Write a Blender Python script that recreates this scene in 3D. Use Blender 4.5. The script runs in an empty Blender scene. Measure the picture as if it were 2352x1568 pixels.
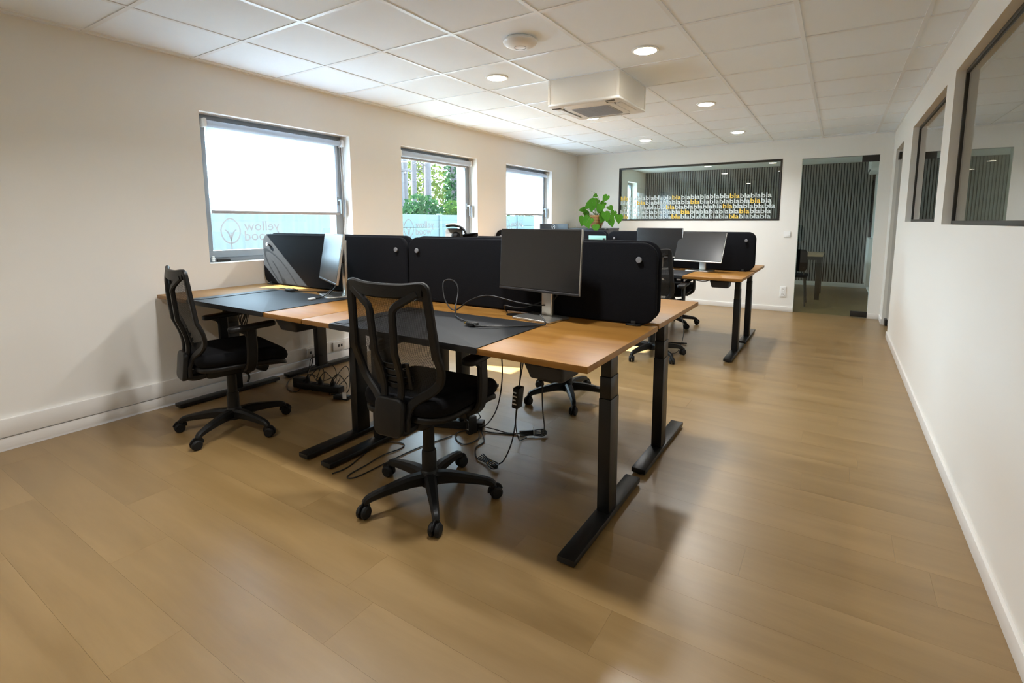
import bpy, bmesh, math, random
from mathutils import Vector, Matrix
random.seed(7)
R = math.radians
PI = math.pi
S = bpy.context.scene
COL = S.collection

# ------------------------------------------------------------------ camera
cd = bpy.data.cameras.new('camera')
cam = bpy.data.objects.new('camera', cd)
COL.objects.link(cam)
S.camera = cam
F_PX, U0, V0 = 1148.18, 1203.37, 647.38
YAW, PITCH = -0.5593, -0.1208
fw = Vector((math.sin(YAW) * math.cos(PITCH), math.cos(YAW) * math.cos(PITCH), math.sin(PITCH)))
rt = Vector((math.cos(YAW), -math.sin(YAW), 0))
up = rt.cross(fw)
cam.matrix_world = Matrix(((rt.x, up.x, -fw.x, 3.8592), (rt.y, up.y, -fw.y, -1.266), (rt.z, up.z, -fw.z, 1.2906), (0, 0, 0, 1)))
cd.sensor_width = 36
cd.lens = F_PX / 2352 * 36
cd.shift_x = (1176 - U0) / 2352
cd.shift_y = (V0 - 784) / 2352
cd.clip_start = 0.05
cd.clip_end = 200

# ------------------------------------------------------------------ world, sun, exposure
W = bpy.data.worlds.new('sky')
S.world = W
W.use_nodes = True
bg = W.node_tree.nodes['Background']
bg.inputs[0].default_value = (0.60, 0.80, 1.0, 1)
bg.inputs[1].default_value = 12.0
sd = bpy.data.lights.new('sun', 'SUN')
sd.energy = 34.0
sd.angle = R(0.8)
sd.color = (1.0, 0.98, 0.96)
sun = bpy.data.objects.new('sun', sd)
COL.objects.link(sun)
sun.rotation_euler = Vector((1.0, 0.30, -0.77)).to_track_quat('-Z', 'Y').to_euler()
S.view_settings.view_transform = 'Standard'
S.view_settings.look = 'None'
S.view_settings.exposure = 0.87
S.view_settings.gamma = 1.0
S.view_settings.use_curve_mapping = False
LAMP_W = 8.5
LAMP_COL = (0.96, 0.98, 1.0)
try:
    S.cycles.max_bounces = 10
    S.cycles.diffuse_bounces = 6
    S.cycles.transparent_max_bounces = 24
    S.cycles.sample_clamp_indirect = 8
    S.cycles.caustics_reflective = False
    S.cycles.caustics_refractive = False
except Exception:
    pass

# ------------------------------------------------------------------ dimensions
XL, XR, YF, H = -0.069, 4.393, 6.748, 2.412
YB = -3.2                # wall behind the camera
YM = 10.42               # slatted wall of the meeting room
WT = 0.12                # inner wall thickness

# ------------------------------------------------------------------ materials
MATS = {}
def mat(name, col=(0.8, 0.8, 0.8), rough=0.5, metal=0.0, spec=0.5, emit=None, noise=None, bump=None):
    if name in MATS:
        return MATS[name]
    m = bpy.data.materials.new(name)
    m.use_nodes = True
    nt = m.node_tree
    b = nt.nodes['Principled BSDF']
    b.inputs['Base Color'].default_value = (*col, 1)
    b.inputs['Roughness'].default_value = rough
    b.inputs['Metallic'].default_value = metal
    b.inputs['Specular IOR Level'].default_value = spec
    if emit:
        b.inputs['Emission Color'].default_value = (*emit[0], 1)
        b.inputs['Emission Strength'].default_value = emit[1]
    if noise:                                     # (scale, amount)
        tc = nt.nodes.new('ShaderNodeTexCoord')
        n = nt.nodes.new('ShaderNodeTexNoise')
        n.inputs['Scale'].default_value = noise[0]
        n.inputs['Detail'].default_value = 5
        nt.links.new(tc.outputs['Object'], n.inputs['Vector'])
        mx = nt.nodes.new('ShaderNodeMix')
        mx.data_type = 'RGBA'
        a = noise[1]
        mx.inputs[6].default_value = (*[c * (1 - a) for c in col], 1)
        mx.inputs[7].default_value = (*[min(1, c * (1 + a)) for c in col], 1)
        nt.links.new(n.outputs['Fac'], mx.inputs[0])
        nt.links.new(mx.outputs[2], b.inputs['Base Color'])
    if bump:                                      # (scale, strength)
        tc = nt.nodes.new('ShaderNodeTexCoord')
        n = nt.nodes.new('ShaderNodeTexNoise')
        n.inputs['Scale'].default_value = bump[0]
        n.inputs['Detail'].default_value = 3
        nt.links.new(tc.outputs['Object'], n.inputs['Vector'])
        bp = nt.nodes.new('ShaderNodeBump')
        bp.inputs['Strength'].default_value = bump[1]
        bp.inputs['Distance'].default_value = 0.002
        nt.links.new(n.outputs['Fac'], bp.inputs['Height'])
        nt.links.new(bp.outputs['Normal'], b.inputs['Normal'])
    MATS[name] = m
    return m

def wood(name, dark, light, scale, rough, per_object, spec=0.5, coat=0.0):
    m = bpy.data.materials.new(name)
    m.use_nodes = True
    nt = m.node_tree
    N, L = nt.nodes.new, nt.links.new
    b = nt.nodes['Principled BSDF']
    b.inputs['Roughness'].default_value = rough
    b.inputs['Specular IOR Level'].default_value = spec
    tc = N('ShaderNodeTexCoord')
    mp = N('ShaderNodeMapping')
    mp.inputs['Scale'].default_value = scale
    L(tc.outputs['Object'], mp.inputs['Vector'])
    oi = N('ShaderNodeObjectInfo')
    mul = N('ShaderNodeVectorMath')
    mul.operation = 'SCALE'
    mul.inputs[0].default_value = (31.0, 17.0, 5.0)
    L(oi.outputs['Random'], mul.inputs['Scale'])
    L(mul.outputs[0], mp.inputs['Location'])
    n1 = N('ShaderNodeTexNoise')
    n1.inputs['Scale'].default_value = 1.0
    n1.inputs['Detail'].default_value = 7
    n1.inputs['Roughness'].default_value = 0.6
    n1.inputs['Distortion'].default_value = 0.25
    L(mp.outputs[0], n1.inputs['Vector'])
    rp = N('ShaderNodeValToRGB')
    rp.color_ramp.elements[0].position = 0.33
    rp.color_ramp.elements[0].color = (*dark, 1)
    rp.color_ramp.elements[1].position = 0.67
    rp.color_ramp.elements[1].color = (*light, 1)
    L(n1.outputs['Fac'], rp.inputs['Fac'])
    out = rp.outputs[0]
    if per_object:
        mx = N('ShaderNodeMix')
        mx.data_type = 'RGBA'
        mx.blend_type = 'MULTIPLY'
        mx.inputs[0].default_value = 1.0
        rr = N('ShaderNodeMapRange')
        rr.inputs['To Min'].default_value = 1 - per_object
        rr.inputs['To Max'].default_value = 1.0
        L(oi.outputs['Random'], rr.inputs['Value'])
        L(out, mx.inputs[6])
        L(rr.outputs[0], mx.inputs[7])
        out = mx.outputs[2]
    L(out, b.inputs['Base Color'])
    rm = N('ShaderNodeMapRange')
    rm.inputs['To Min'].default_value = rough - 0.05
    rm.inputs['To Max'].default_value = rough + 0.08
    L(n1.outputs['Fac'], rm.inputs['Value'])
    L(rm.outputs[0], b.inputs['Roughness'])
    MATS[name] = m
    return m

def glass(name, tint=(0.93, 0.97, 0.96), k=1.7, ior=1.5):
    """thin pane: clear through, mirror by the Fresnel law on the face the ray enters"""
    m = bpy.data.materials.new(name)
    m.use_nodes = True
    nt = m.node_tree
    for n in list(nt.nodes):
        if n.type != 'OUTPUT_MATERIAL':
            nt.nodes.remove(n)
    N, L = nt.nodes.new, nt.links.new
    o = nt.nodes['Material Output']
    tr = N('ShaderNodeBsdfTransparent')
    tr.inputs[0].default_value = (*tint, 1)
    gl = N('ShaderNodeBsdfGlossy')
    gl.inputs['Roughness'].default_value = 0.0
    fr = N('ShaderNodeFresnel')
    fr.inputs['IOR'].default_value = ior
    ge = N('ShaderNodeNewGeometry')
    inv = N('ShaderNodeMath')
    inv.operation = 'SUBTRACT'
    inv.inputs[0].default_value = 1.0
    L(ge.outputs['Backfacing'], inv.inputs[1])
    m1 = N('ShaderNodeMath')
    m1.operation = 'MULTIPLY'
    L(fr.outputs[0], m1.inputs[0])
    L(inv.outputs[0], m1.inputs[1])
    m2 = N('ShaderNodeMath')
    m2.operation = 'MULTIPLY'
    m2.use_clamp = True
    L(m1.outputs[0], m2.inputs[0])
    m2.inputs[1].default_value = k
    mx = N('ShaderNodeMixShader')
    L(m2.outputs[0], mx.inputs[0])
    L(tr.outputs[0], mx.inputs[1])
    L(gl.outputs[0], mx.inputs[2])
    L(mx.outputs[0], o.inputs['Surface'])
    MATS[name] = m
    return m

def sheer(name, col, trans_col, see_through=0.0, translucent=0.5):
    """woven cloth, film or leaf: diffuse + translucent (+ a share of open weave)"""
    m = bpy.data.materials.new(name)
    m.use_nodes = True
    nt = m.node_tree
    for n in list(nt.nodes):
        if n.type != 'OUTPUT_MATERIAL':
            nt.nodes.remove(n)
    N, L = nt.nodes.new, nt.links.new
    o = nt.nodes['Material Output']
    d = N('ShaderNodeBsdfDiffuse')
    d.inputs[0].default_value = (*col, 1)
    t = N('ShaderNodeBsdfTranslucent')
    t.inputs[0].default_value = (*trans_col, 1)
    mx = N('ShaderNodeMixShader')
    mx.inputs[0].default_value = translucent
    L(d.outputs[0], mx.inputs[1])
    L(t.outputs[0], mx.inputs[2])
    last = mx
    if see_through:
        tr = N('ShaderNodeBsdfTransparent')
        m2 = N('ShaderNodeMixShader')
        m2.inputs[0].default_value = see_through
        L(mx.outputs[0], m2.inputs[1])
        L(tr.outputs[0], m2.inputs[2])
        last = m2
    L(last.outputs[0], o.inputs['Surface'])
    MATS[name] = m
    return m

def weave(name, col, pitch, hole):
    """black net: round holes on a staggered grid, in object space"""
    m = bpy.data.materials.new(name)
    m.use_nodes = True
    nt = m.node_tree
    N, L = nt.nodes.new, nt.links.new
    b = nt.nodes['Principled BSDF']
    b.inputs['Base Color'].default_value = (*col, 1)
    b.inputs['Roughness'].default_value = 0.7
    tc = N('ShaderNodeTexCoord')
    sp = N('ShaderNodeSeparateXYZ')
    L(tc.outputs['Object'], sp.inputs[0])
    def sinv(sock, f):
        a = N('ShaderNodeMath')
        a.operation = 'MULTIPLY'
        a.inputs[1].default_value = f
        L(sock, a.inputs[0])
        s = N('ShaderNodeMath')
        s.operation = 'SINE'
        L(a.outputs[0], s.inputs[0])
        return s.outputs[0]
    pr = N('ShaderNodeMath')
    pr.operation = 'MULTIPLY'
    L(sinv(sp.outputs['X'], PI / pitch), pr.inputs[0])
    L(sinv(sp.outputs['Z'], PI / (pitch * 0.75)), pr.inputs[1])
    ab = N('ShaderNodeMath')
    ab.operation = 'ABSOLUTE'
    L(pr.outputs[0], ab.inputs[0])
    gt = N('ShaderNodeMath')
    gt.operation = 'LESS_THAN'
    gt.inputs[1].default_value = hole
    L(ab.outputs[0], gt.inputs[0])
    L(gt.outputs[0], b.inputs['Alpha'])
    MATS[name] = m
    return m

mat('wall_paint', (0.83, 0.81, 0.765), 0.75, spec=0.25, bump=(220, 0.08))
mat('white_trim', (0.80, 0.78, 0.75), 0.45, bump=(60, 0.03))
mat('ceiling_tile', (0.88, 0.935, 0.99), 0.9, spec=0.1, bump=(400, 0.15), noise=(9, 0.012))
mat('grid_metal', (0.82, 0.85, 0.88), 0.35)
mat('white_plastic', (0.82, 0.82, 0.81), 0.4, bump=(80, 0.02))
mat('ac_white', (0.80, 0.77, 0.72), 0.45, bump=(80, 0.02))
mat('ac_grille', (0.42, 0.43, 0.46), 0.6, noise=(60, 0.05))
mat('lamp_diffuser', (0.9, 0.9, 0.88), 0.5, emit=((1.0, 0.90, 0.70), 40.0))
wood('oak_plank', (0.222, 0.134, 0.047), (0.300, 0.189, 0.075), (1.0, 8.0, 4.0), 0.31, 0.03, spec=0.85)
wood('beech', (0.255, 0.114, 0.022), (0.335, 0.164, 0.037), (1.6, 16.0, 8.0), 0.38, 0.04, spec=0.28)
mat('black_metal', (0.007, 0.007, 0.007), 0.34, spec=0.4, bump=(900, 0.06))
mat('black_plastic', (0.008, 0.0077, 0.0075), 0.45, spec=0.3, bump=(500, 0.05))
mat('dark_plastic', (0.018, 0.018, 0.019), 0.5, spec=0.35, bump=(500, 0.05))
mat('black_cloth', (0.005, 0.005, 0.006), 0.95, spec=0.15, bump=(700, 0.5), noise=(300, 0.2))
mat('felt', (0.0065, 0.0070, 0.0095), 0.9, spec=0.15, bump=(600, 0.6), noise=(220, 0.25))
mat('pad_leather', (0.014, 0.015, 0.017), 0.56, spec=0.4, bump=(260, 0.15))
mat('screen_off', (0.008, 0.008, 0.009), 0.24, spec=0.8, bump=(900, 0.01))
mat('bezel', (0.020, 0.020, 0.022), 0.35, bump=(500, 0.02))
mat('monitor_back', (0.045, 0.048, 0.055), 0.5, bump=(300, 0.1))
mat('silver', (0.62, 0.60, 0.56), 0.32, metal=0.9, bump=(700, 0.03))
mat('grey_knob', (0.22, 0.23, 0.25), 0.45, bump=(300, 0.03))
mat('blind_bar', (0.42, 0.41, 0.42), 0.5, bump=(200, 0.02))
mat('rubber', (0.007, 0.007, 0.007), 0.6, spec=0.3, bump=(300, 0.03))
mat('cable_black', (0.010, 0.010, 0.010), 0.45, bump=(300, 0.02))
mat('cable_grey', (0.35, 0.35, 0.34), 0.5, bump=(300, 0.02))
mat('gold_plug', (0.72, 0.53, 0.18), 0.25, metal=1.0, bump=(300, 0.02))
mat('white_plug', (0.72, 0.72, 0.70), 0.4, bump=(300, 0.02))
mat('alu_grey', (0.27, 0.30, 0.33), 0.42, bump=(600, 0.04))
mat('dark_frame', (0.022, 0.020, 0.018), 0.42, bump=(400, 0.04))
mat('socket_dark', (0.06, 0.06, 0.06), 0.5, bump=(200, 0.02))
mat('slat_grey', (0.23, 0.225, 0.21), 0.7, noise=(40, 0.25))
mat('slat_felt', (0.010, 0.010, 0.010), 0.95, spec=0.1, noise=(80, 0.3))
mat('cabinet_dark', (0.035, 0.036, 0.040), 0.45, bump=(300, 0.03))
mat('pot_clay', (0.40, 0.20, 0.075), 0.7, noise=(50, 0.25), bump=(60, 0.4))
mat('pot_band', (0.24, 0.10, 0.035), 0.75, noise=(60, 0.25))
mat('soil', (0.03, 0.02, 0.014), 0.95, noise=(80, 0.4))
mat('stem_green', (0.14, 0.20, 0.05), 0.6, noise=(50, 0.2))
mat('teal_card', (0.30, 0.62, 0.58), 0.6, noise=(12, 0.03))
mat('vinyl_yellow', (0.80, 0.56, 0.10), 0.5, noise=(30, 0.03))
mat('hinge_black', (0.014, 0.013, 0.012), 0.4, bump=(400, 0.03))
mat('table_oak', (0.50, 0.36, 0.22), 0.45, noise=(6, 0.12))
mat('logo_white', (0.75, 0.76, 0.78), 0.4, noise=(20, 0.02))
mat('concrete', (0.042, 0.060, 0.061), 0.9, noise=(3, 0.10), bump=(30, 0.3))
mat('sheet_metal', (0.042, 0.054, 0.056), 0.6, noise=(1.5, 0.12))
mat('gravel', (0.38, 0.38, 0.37), 0.95, noise=(14, 0.35), bump=(20, 0.8))
mat('bark', (0.055, 0.045, 0.046), 0.9, noise=(9, 0.35), bump=(14, 0.9))
mat('render_white', (0.75, 0.76, 0.75), 0.85, noise=(4, 0.05))
mat('grass', (0.10, 0.18, 0.05), 0.95, noise=(6, 0.4))
sheer('logo_print', (0.20, 0.12, 0.10), (0.050, 0.034, 0.030), 0.66, 0.6)
glass('pane_glass')
glass('inner_glass', (0.86, 0.92, 0.90), 1.8, 1.52)
sheer('blind_cloth', (0.72, 0.73, 0.76), (0.80, 0.87, 0.95), 0.03, 0.58)
sheer('frost_vinyl', (0.80, 0.86, 0.86), (0.80, 0.86, 0.86), 0.12, 0.40)
sheer('leaf_house', (0.07, 0.22, 0.025), (0.16, 0.42, 0.03), 0.0, 0.30)
sheer('leaf_tree', (0.018, 0.040, 0.010), (0.036, 0.066, 0.015), 0.0, 0.5)
sheer('leaf_dark', (0.013, 0.030, 0.014), (0.022, 0.050, 0.020), 0.0, 0.45)
sheer('leaf_far', (0.05, 0.062, 0.018), (0.075, 0.09, 0.025), 0.0, 0.5)
weave('chair_net', (0.010, 0.010, 0.010), 0.0046, 0.66)

# ------------------------------------------------------------------ mesh helpers
def link(name, data, parent=None):
    o = bpy.data.objects.new(name, data)
    COL.objects.link(o)
    if parent is not None:
        o.parent = parent
    return o

def finish(bm, smooth=35):
    bmesh.ops.recalc_face_normals(bm, faces=bm.faces)
    me = bpy.data.meshes.new('mesh')
    bm.to_mesh(me)
    bm.free()
    if smooth:
        me.shade_smooth()
        me.set_sharp_from_angle(angle=R(smooth))
    return me

def obj(name, bm, m, parent=None, smooth=35):
    me = finish(bm, smooth)
    me.materials.append(MATS[m])
    return link(name, me, parent)

def empty(name, loc=(0, 0, 0), rz=0.0, parent=None):
    o = link(name, None, parent)
    o.empty_display_size = 0.1
    o.location = loc
    o.rotation_euler = (0, 0, rz)
    return o

def tag(o, label, cat, group=None):
    o['label'] = label
    o['category'] = cat
    if group:
        o['group'] = group
    return o

def struct(o):
    o['kind'] = 'structure'
    return o

def BM():
    return bmesh.new()

def box(bm, x0, x1, y0, y1, z0, z1, bev=0.0):
    vs = [bm.verts.new(p) for p in ((x0, y0, z0), (x1, y0, z0), (x1, y1, z0), (x0, y1, z0), (x0, y0, z1), (x1, y0, z1), (x1, y1, z1), (x0, y1, z1))]
    fs = [bm.faces.new([vs[i] for i in f]) for f in ((0, 3, 2, 1), (4, 5, 6, 7), (0, 1, 5, 4), (1, 2, 6, 5), (2, 3, 7, 6), (3, 0, 4, 7))]
    if bev:
        es = list({e for f in fs for e in f.edges})
        bmesh.ops.bevel(bm, geom=es, offset=bev, segments=2, profile=0.5, affect='EDGES')
    return bm

def B(x0, x1, y0, y1, z0, z1, bev=0.0):
    return box(BM(), x0, x1, y0, y1, z0, z1, bev)

def rings(bm, rr, cap=True, closed_ring=True):
    """skin a list of rings (equal lengths)"""
    vr = [[bm.verts.new(p) for p in r] for r in rr]
    n = len(vr[0])
    for a, b in zip(vr[:-1], vr[1:]):
        for i in range(n if closed_ring else n - 1):
            j = (i + 1) % n
            bm.faces.new((a[i], a[j], b[j], b[i]))
    if cap:
        bm.faces.new(list(reversed(vr[0])))
        bm.faces.new(vr[-1])
    return bm

def rrect(w, h, r, n=6):
    r = min(r, w / 2 - 1e-4, h / 2 - 1e-4)
    pts = []
    for cx, cy, a0 in ((w / 2 - r, h / 2 - r, 0), (-w / 2 + r, h / 2 - r, 90), (-w / 2 + r, -h / 2 + r, 180), (w / 2 - r, -h / 2 + r, 270)):
        for k in range(n + 1):
            a = R(a0 + 90 * k / n)
            pts.append((cx + r * math.cos(a), cy + r * math.sin(a)))
    return pts

def slab(bm, w, h, t, rc, re, M=None, n=6, fn=None):
    """rounded plate in XY, thickness along Z, centred; edges rounded by re"""
    M = M or Matrix()
    rr = []
    steps = [(re * (1 - math.cos(a)), re * (1 - math.sin(a))) for a in (R(90), R(60), R(30), R(0))] if re else [(0, 0)]
    # from bottom to top: inset grows at both ends
    seq = []
    if re:
        for k in range(4):
            a = R(90 * k / 3)
            seq.append((re * (1 - math.sin(a)), -t / 2 + re * (1 - math.cos(a))))
        for k in range(4):
            a = R(90 * (1 - k / 3))
            seq.append((re * (1 - math.sin(a)), t / 2 - re * (1 - math.cos(a))))
    else:
        seq = [(0, -t / 2), (0, t / 2)]
    for ins, z in seq:
        ring = [Vector((x, y, z)) for x, y in rrect(w - 2 * ins, h - 2 * ins, max(rc - ins, 0.002), n)]
        if fn:
            ring = [Vector(fn(v)) for v in ring]
        rr.append([M @ v for v in ring])
    return rings(bm, rr)

def cyl(bm, r0, r1, p0, p1, n=20, cap=True):
    p0, p1 = Vector(p0), Vector(p1)
    d = (p1 - p0).normalized()
    q = d.to_track_quat('Z', 'Y')
    rr = []
    for p, r in ((p0, r0), (p1, r1)):
        rr.append([p + q @ Vector((r * math.cos(2 * PI * k / n), r * math.sin(2 * PI * k / n), 0)) for k in range(n)])
    return rings(bm, rr, cap)

def lathe(bm, prof, c=(0, 0, 0), n=24, axis=None):
    """prof: (r, z) list"""
    q = Vector(axis).to_track_quat('Z', 'Y') if axis else None
    rr = []
    for r, z in prof:
        ring = []
        for k in range(n):
            v = Vector((max(r, 1e-4) * math.cos(2 * PI * k / n), max(r, 1e-4) * math.sin(2 * PI * k / n), z))
            if q:
                v = q @ v
            ring.append(v + Vector(c))
        rr.append(ring)
    return rings(bm, rr)

def spline(pts, n=8):
    pts = [Vector(p) for p in pts]
    out = []
    for i in range(len(pts) - 1):
        p0 = pts[max(i - 1, 0)]
        p1, p2 = pts[i], pts[i + 1]
        p3 = pts[min(i + 2, len(pts) - 1)]
        for k in range(n):
            t = k / n
            out.append(0.5 * ((2 * p1) + (p2 - p0) * t + (2 * p0 - 5 * p1 + 4 * p2 - p3) * t * t + (3 * p1 - p0 - 3 * p2 + p3) * t ** 3))
    out.append(pts[-1])
    return out

def chamf(w, h, c):
    return [(w / 2, -h / 2 + c), (w / 2, h / 2 - c), (w / 2 - c, h / 2), (-w / 2 + c, h / 2), (-w / 2, h / 2 - c), (-w / 2, -h / 2 + c), (-w / 2 + c, -h / 2), (w / 2 - c, -h / 2)]

def sweep(bm, pts, prof, ref=(0, 0, 1), scales=None, loop=False):
    pts = [Vector(p) for p in pts]
    rr = []
    n = len(pts)
    ref = Vector(ref)
    for i, p in enumerate(pts):
        a = pts[(i - 1) % n] if loop else pts[max(i - 1, 0)]
        b = pts[(i + 1) % n] if loop else pts[min(i + 1, n - 1)]
        t = (b - a).normalized()
        u = ref if abs(t.dot(ref)) < 0.98 else Vector((0, 1, 0.01))
        s = t.cross(u).normalized()
        m = s.cross(t).normalized()
        k = scales[i] if scales else 1.0
        rr.append([p + s * (q[0] * k) + m * (q[1] * k) for q in prof])
    if loop:
        rr.append(rr[0])
        return rings(bm, rr, cap=False)
    return rings(bm, rr)

def tube(bm, pts, r, n=8, sm=8):
    p = spline(pts, sm) if sm else [Vector(q) for q in pts]
    prof = [(r * math.cos(2 * PI * k / n), r * math.sin(2 * PI * k / n)) for k in range(n)]
    return sweep(bm, p, prof, ref=(0.123, 0.31, 0.94))

def xform(bm, M):
    bmesh.ops.transform(bm, matrix=M, verts=bm.verts)
    return bm

def text_mesh(body, size, depth=0.0006, fat=0.0):
    cu = bpy.data.curves.new('lettering', 'FONT')
    cu.body = body
    cu.size = size
    cu.extrude = depth
    cu.offset = fat
    cu.resolution_u = 3
    t = bpy.data.objects.new('tmp', cu)
    COL.objects.link(t)
    bpy.context.view_layer.update()
    dg = bpy.context.evaluated_depsgraph_get()
    me = bpy.data.meshes.new_from_object(t.evaluated_get(dg))
    bpy.data.objects.remove(t)
    xs = [v.co.x for v in me.vertices]
    ys = [v.co.y for v in me.vertices]
    return me, min(xs), max(xs), min(ys), max(ys)

def copy_tree(o, parent=None):
    c = o.copy()
    COL.objects.link(c)
    c.parent = parent
    for ch in list(o.children):
        copy_tree(ch, c)
    return c

def panel_wall(bm, u0, u1, z0, z1, holes, put):
    """wall as boxes around rectangular holes (u0,u1,z0,z1); put(bm,u0,u1,z0,z1)"""
    us = sorted({u0, u1, *[h[0] for h in holes], *[h[1] for h in holes]})
    for a, b in zip(us[:-1], us[1:]):
        zc = [(h[2], h[3]) for h in holes if h[0] <= a + 1e-6 and h[1] >= b - 1e-6]
        zc.sort()
        z = z0
        for p, q in zc:
            if p > z + 1e-6:
                put(bm, a, b, z, p)
            z = q
        if z1 > z + 1e-6:
            put(bm, a, b, z, z1)
    bmesh.ops.remove_doubles(bm, verts=bm.verts, dist=1e-5)
    # drop the faces shared by two neighbouring boxes
    seen = {}
    for f in bm.faces:
        seen.setdefault(tuple(sorted(v.index for v in f.verts)), []).append(f)
    return bm

# ================================================================== SETTING
# ---- floor of separate planks running across the room
floor = struct(empty('floor'))
obj('subfloor', B(XL - 0.3, XR + 0.11, YB, YF + 0.10, -0.06, -0.012), 'soil', floor)
PW, PL = 0.199, 1.42
y = YB
row = 0
while y < YF + 0.06:
    y1 = min(y + PW, YF + 0.06)
    x = XL - random.random() * PL
    while x < XR + 0.09:
        a, b = max(x, XL), min(x + PL, XR + 0.09)
        if b - a > 0.02:
            bm = B(a + 0.0002, b - 0.0002, y + 0.0002, y1 - 0.0002, -0.012, 0.0)
            obj('plank', bm, 'oak_plank', floor, smooth=0)
        x += PL
    y += PW
    row += 1

# ---- suspended ceiling: tiles in a metal grid
ceiling = struct(empty('ceiling'))
def tile_mesh(w, d):
    bm = B(-w / 2, w / 2, -d / 2, d / 2, 0.0, 0.015)
    me = finish(bm, 0)
    me.materials.append(MATS['ceiling_tile'])
    return me
TILES = {}
xs = [XL] + [0.6 * i for i in range(0, 8)] + [XR]
ys = [YB] + [0.6 * j for j in range(-5, 12)] + [YF]
for i in range(len(xs) - 1):
    for j in range(len(ys) - 1):
        x0, x1, y0, y1 = xs[i], xs[i + 1], ys[j], ys[j + 1]
        if abs(x0 - 1.8) < 0.01 and abs(y0 - 2.4) < 0.01:
            continue
        key = (round(x1 - x0, 3), round(y1 - y0, 3))
        if key not in TILES:
            TILES[key] = tile_mesh(key[0] - 0.004, key[1] - 0.004)
        t = link('tile', TILES[key], ceiling)
        t.location = ((x0 + x1) / 2, (y0 + y1) / 2, H + 0.005)
for x in xs[1:-1]:
    obj('grid_rail', B(x - 0.012, x + 0.012, YB, YF, H, H + 0.030, 0.0), 'grid_metal', ceiling, smooth=0)
for y in ys[1:-1]:
    obj('cross_rail', B(XL, XR, y - 0.012, y + 0.012, H + 0.0006, H + 0.030), 'grid_metal', ceiling, smooth=0)
obj('edge_angle', B(XL, XL + 0.02, YB, YF, H - 0.0005, H + 0.02), 'grid_metal', ceiling, smooth=0)
obj('edge_angle', B(XR - 0.02, XR, YB, YF, H - 0.0005, H + 0.02), 'grid_metal', ceiling, smooth=0)
obj('edge_angle', B(XL, XR, YF - 0.02, YF, H - 0.0005, H + 0.02), 'grid_metal', ceiling, smooth=0)
obj('roof_slab', B(XL - 0.35, XR + 3.4, YB - 0.15, YM + 0.2, H + 0.25, H + 0.40), 'render_white', ceiling, smooth=0)

# ---- walls
XO = -0.40               # outer face of the window wall
WIN = [(0.63, 1.935), (2.585, 3.89), (4.55, 5.85)]
WZ0, WZ1 = 0.976, 2.078
bm = BM()
holes = [(a, b, WZ0, WZ1) for a, b in WIN] + [(9.25, 9.85, 0.95, 2.15), (7.10, 8.40, 0.95, 2.15)]  # last opening is out of view, added to let daylight into the meeting room
panel_wall(bm, YB - 0.15, YM + 0.2, 0, H + 0.25, holes, lambda bm, a, b, p, q: box(bm, XO, XL, a, b, p, q))
struct(obj('wall_left', bm, 'wall_paint', smooth=0))
bm = BM()
FWIN = (0.712, 3.135, 1.302, 2.160)
FDOOR = (3.376, 4.255, 0.0, 2.146)
panel_wall(bm, XL, XR + 0.11, 0, H + 0.25, [FWIN, FDOOR], lambda bm, a, b, p, q: box(bm, a, b, YF, YF + WT, p, q))
struct(obj('wall_far', bm, 'wall_paint', smooth=0))
bm = BM()
RWIN1 = (3.01, 4.76, 1.287, 2.162)
RWIN2 = (0.62, 2.725, 1.272, 2.175)
RDOOR = (5.53, 6.37, 0.0, 2.146)
XRO = XR + 0.11
panel_wall(bm, YB, YF, 0, H + 0.25, [RWIN1, RWIN2, RDOOR], lambda bm, a, b, p, q: box(bm, XR, XRO, a, b, p, q))
struct(obj('wall_right', bm, 'wall_paint', smooth=0))
struct(obj('wall_back', B(XL, XR + 0.11, YB - 0.15, YB, 0, H + 0.25), 'wall_paint', smooth=0))

# ---- baseboards and the cable trunking along the window wall
def board(x0, x1, y0, y1, h):
    return B(x0, x1, y0, y1, 0, h, 0.002)
struct(obj('baseboard_left', board(XL, XL + 0.014, YB, YF, 0.075), 'white_trim'))
struct(obj('trim_1', B(XL, XL + 0.022, YB, YF - 0.02, 0.082, 0.185, 0.003), 'white_trim'))
for k, (a, b) in enumerate(((XL, FDOOR[0]), (FDOOR[1], XR))):
    struct(obj('baseboard_far', board(a + (0.015 if k == 0 else 0), b, YF - 0.013, YF, 0.07), 'white_trim'))
for a, b in ((YB, RDOOR[0]), (RDOOR[1], YF - 0.014)):
    struct(obj('baseboard_right', board(XR - 0.013, XR, a, b, 0.07), 'white_trim'))

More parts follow.
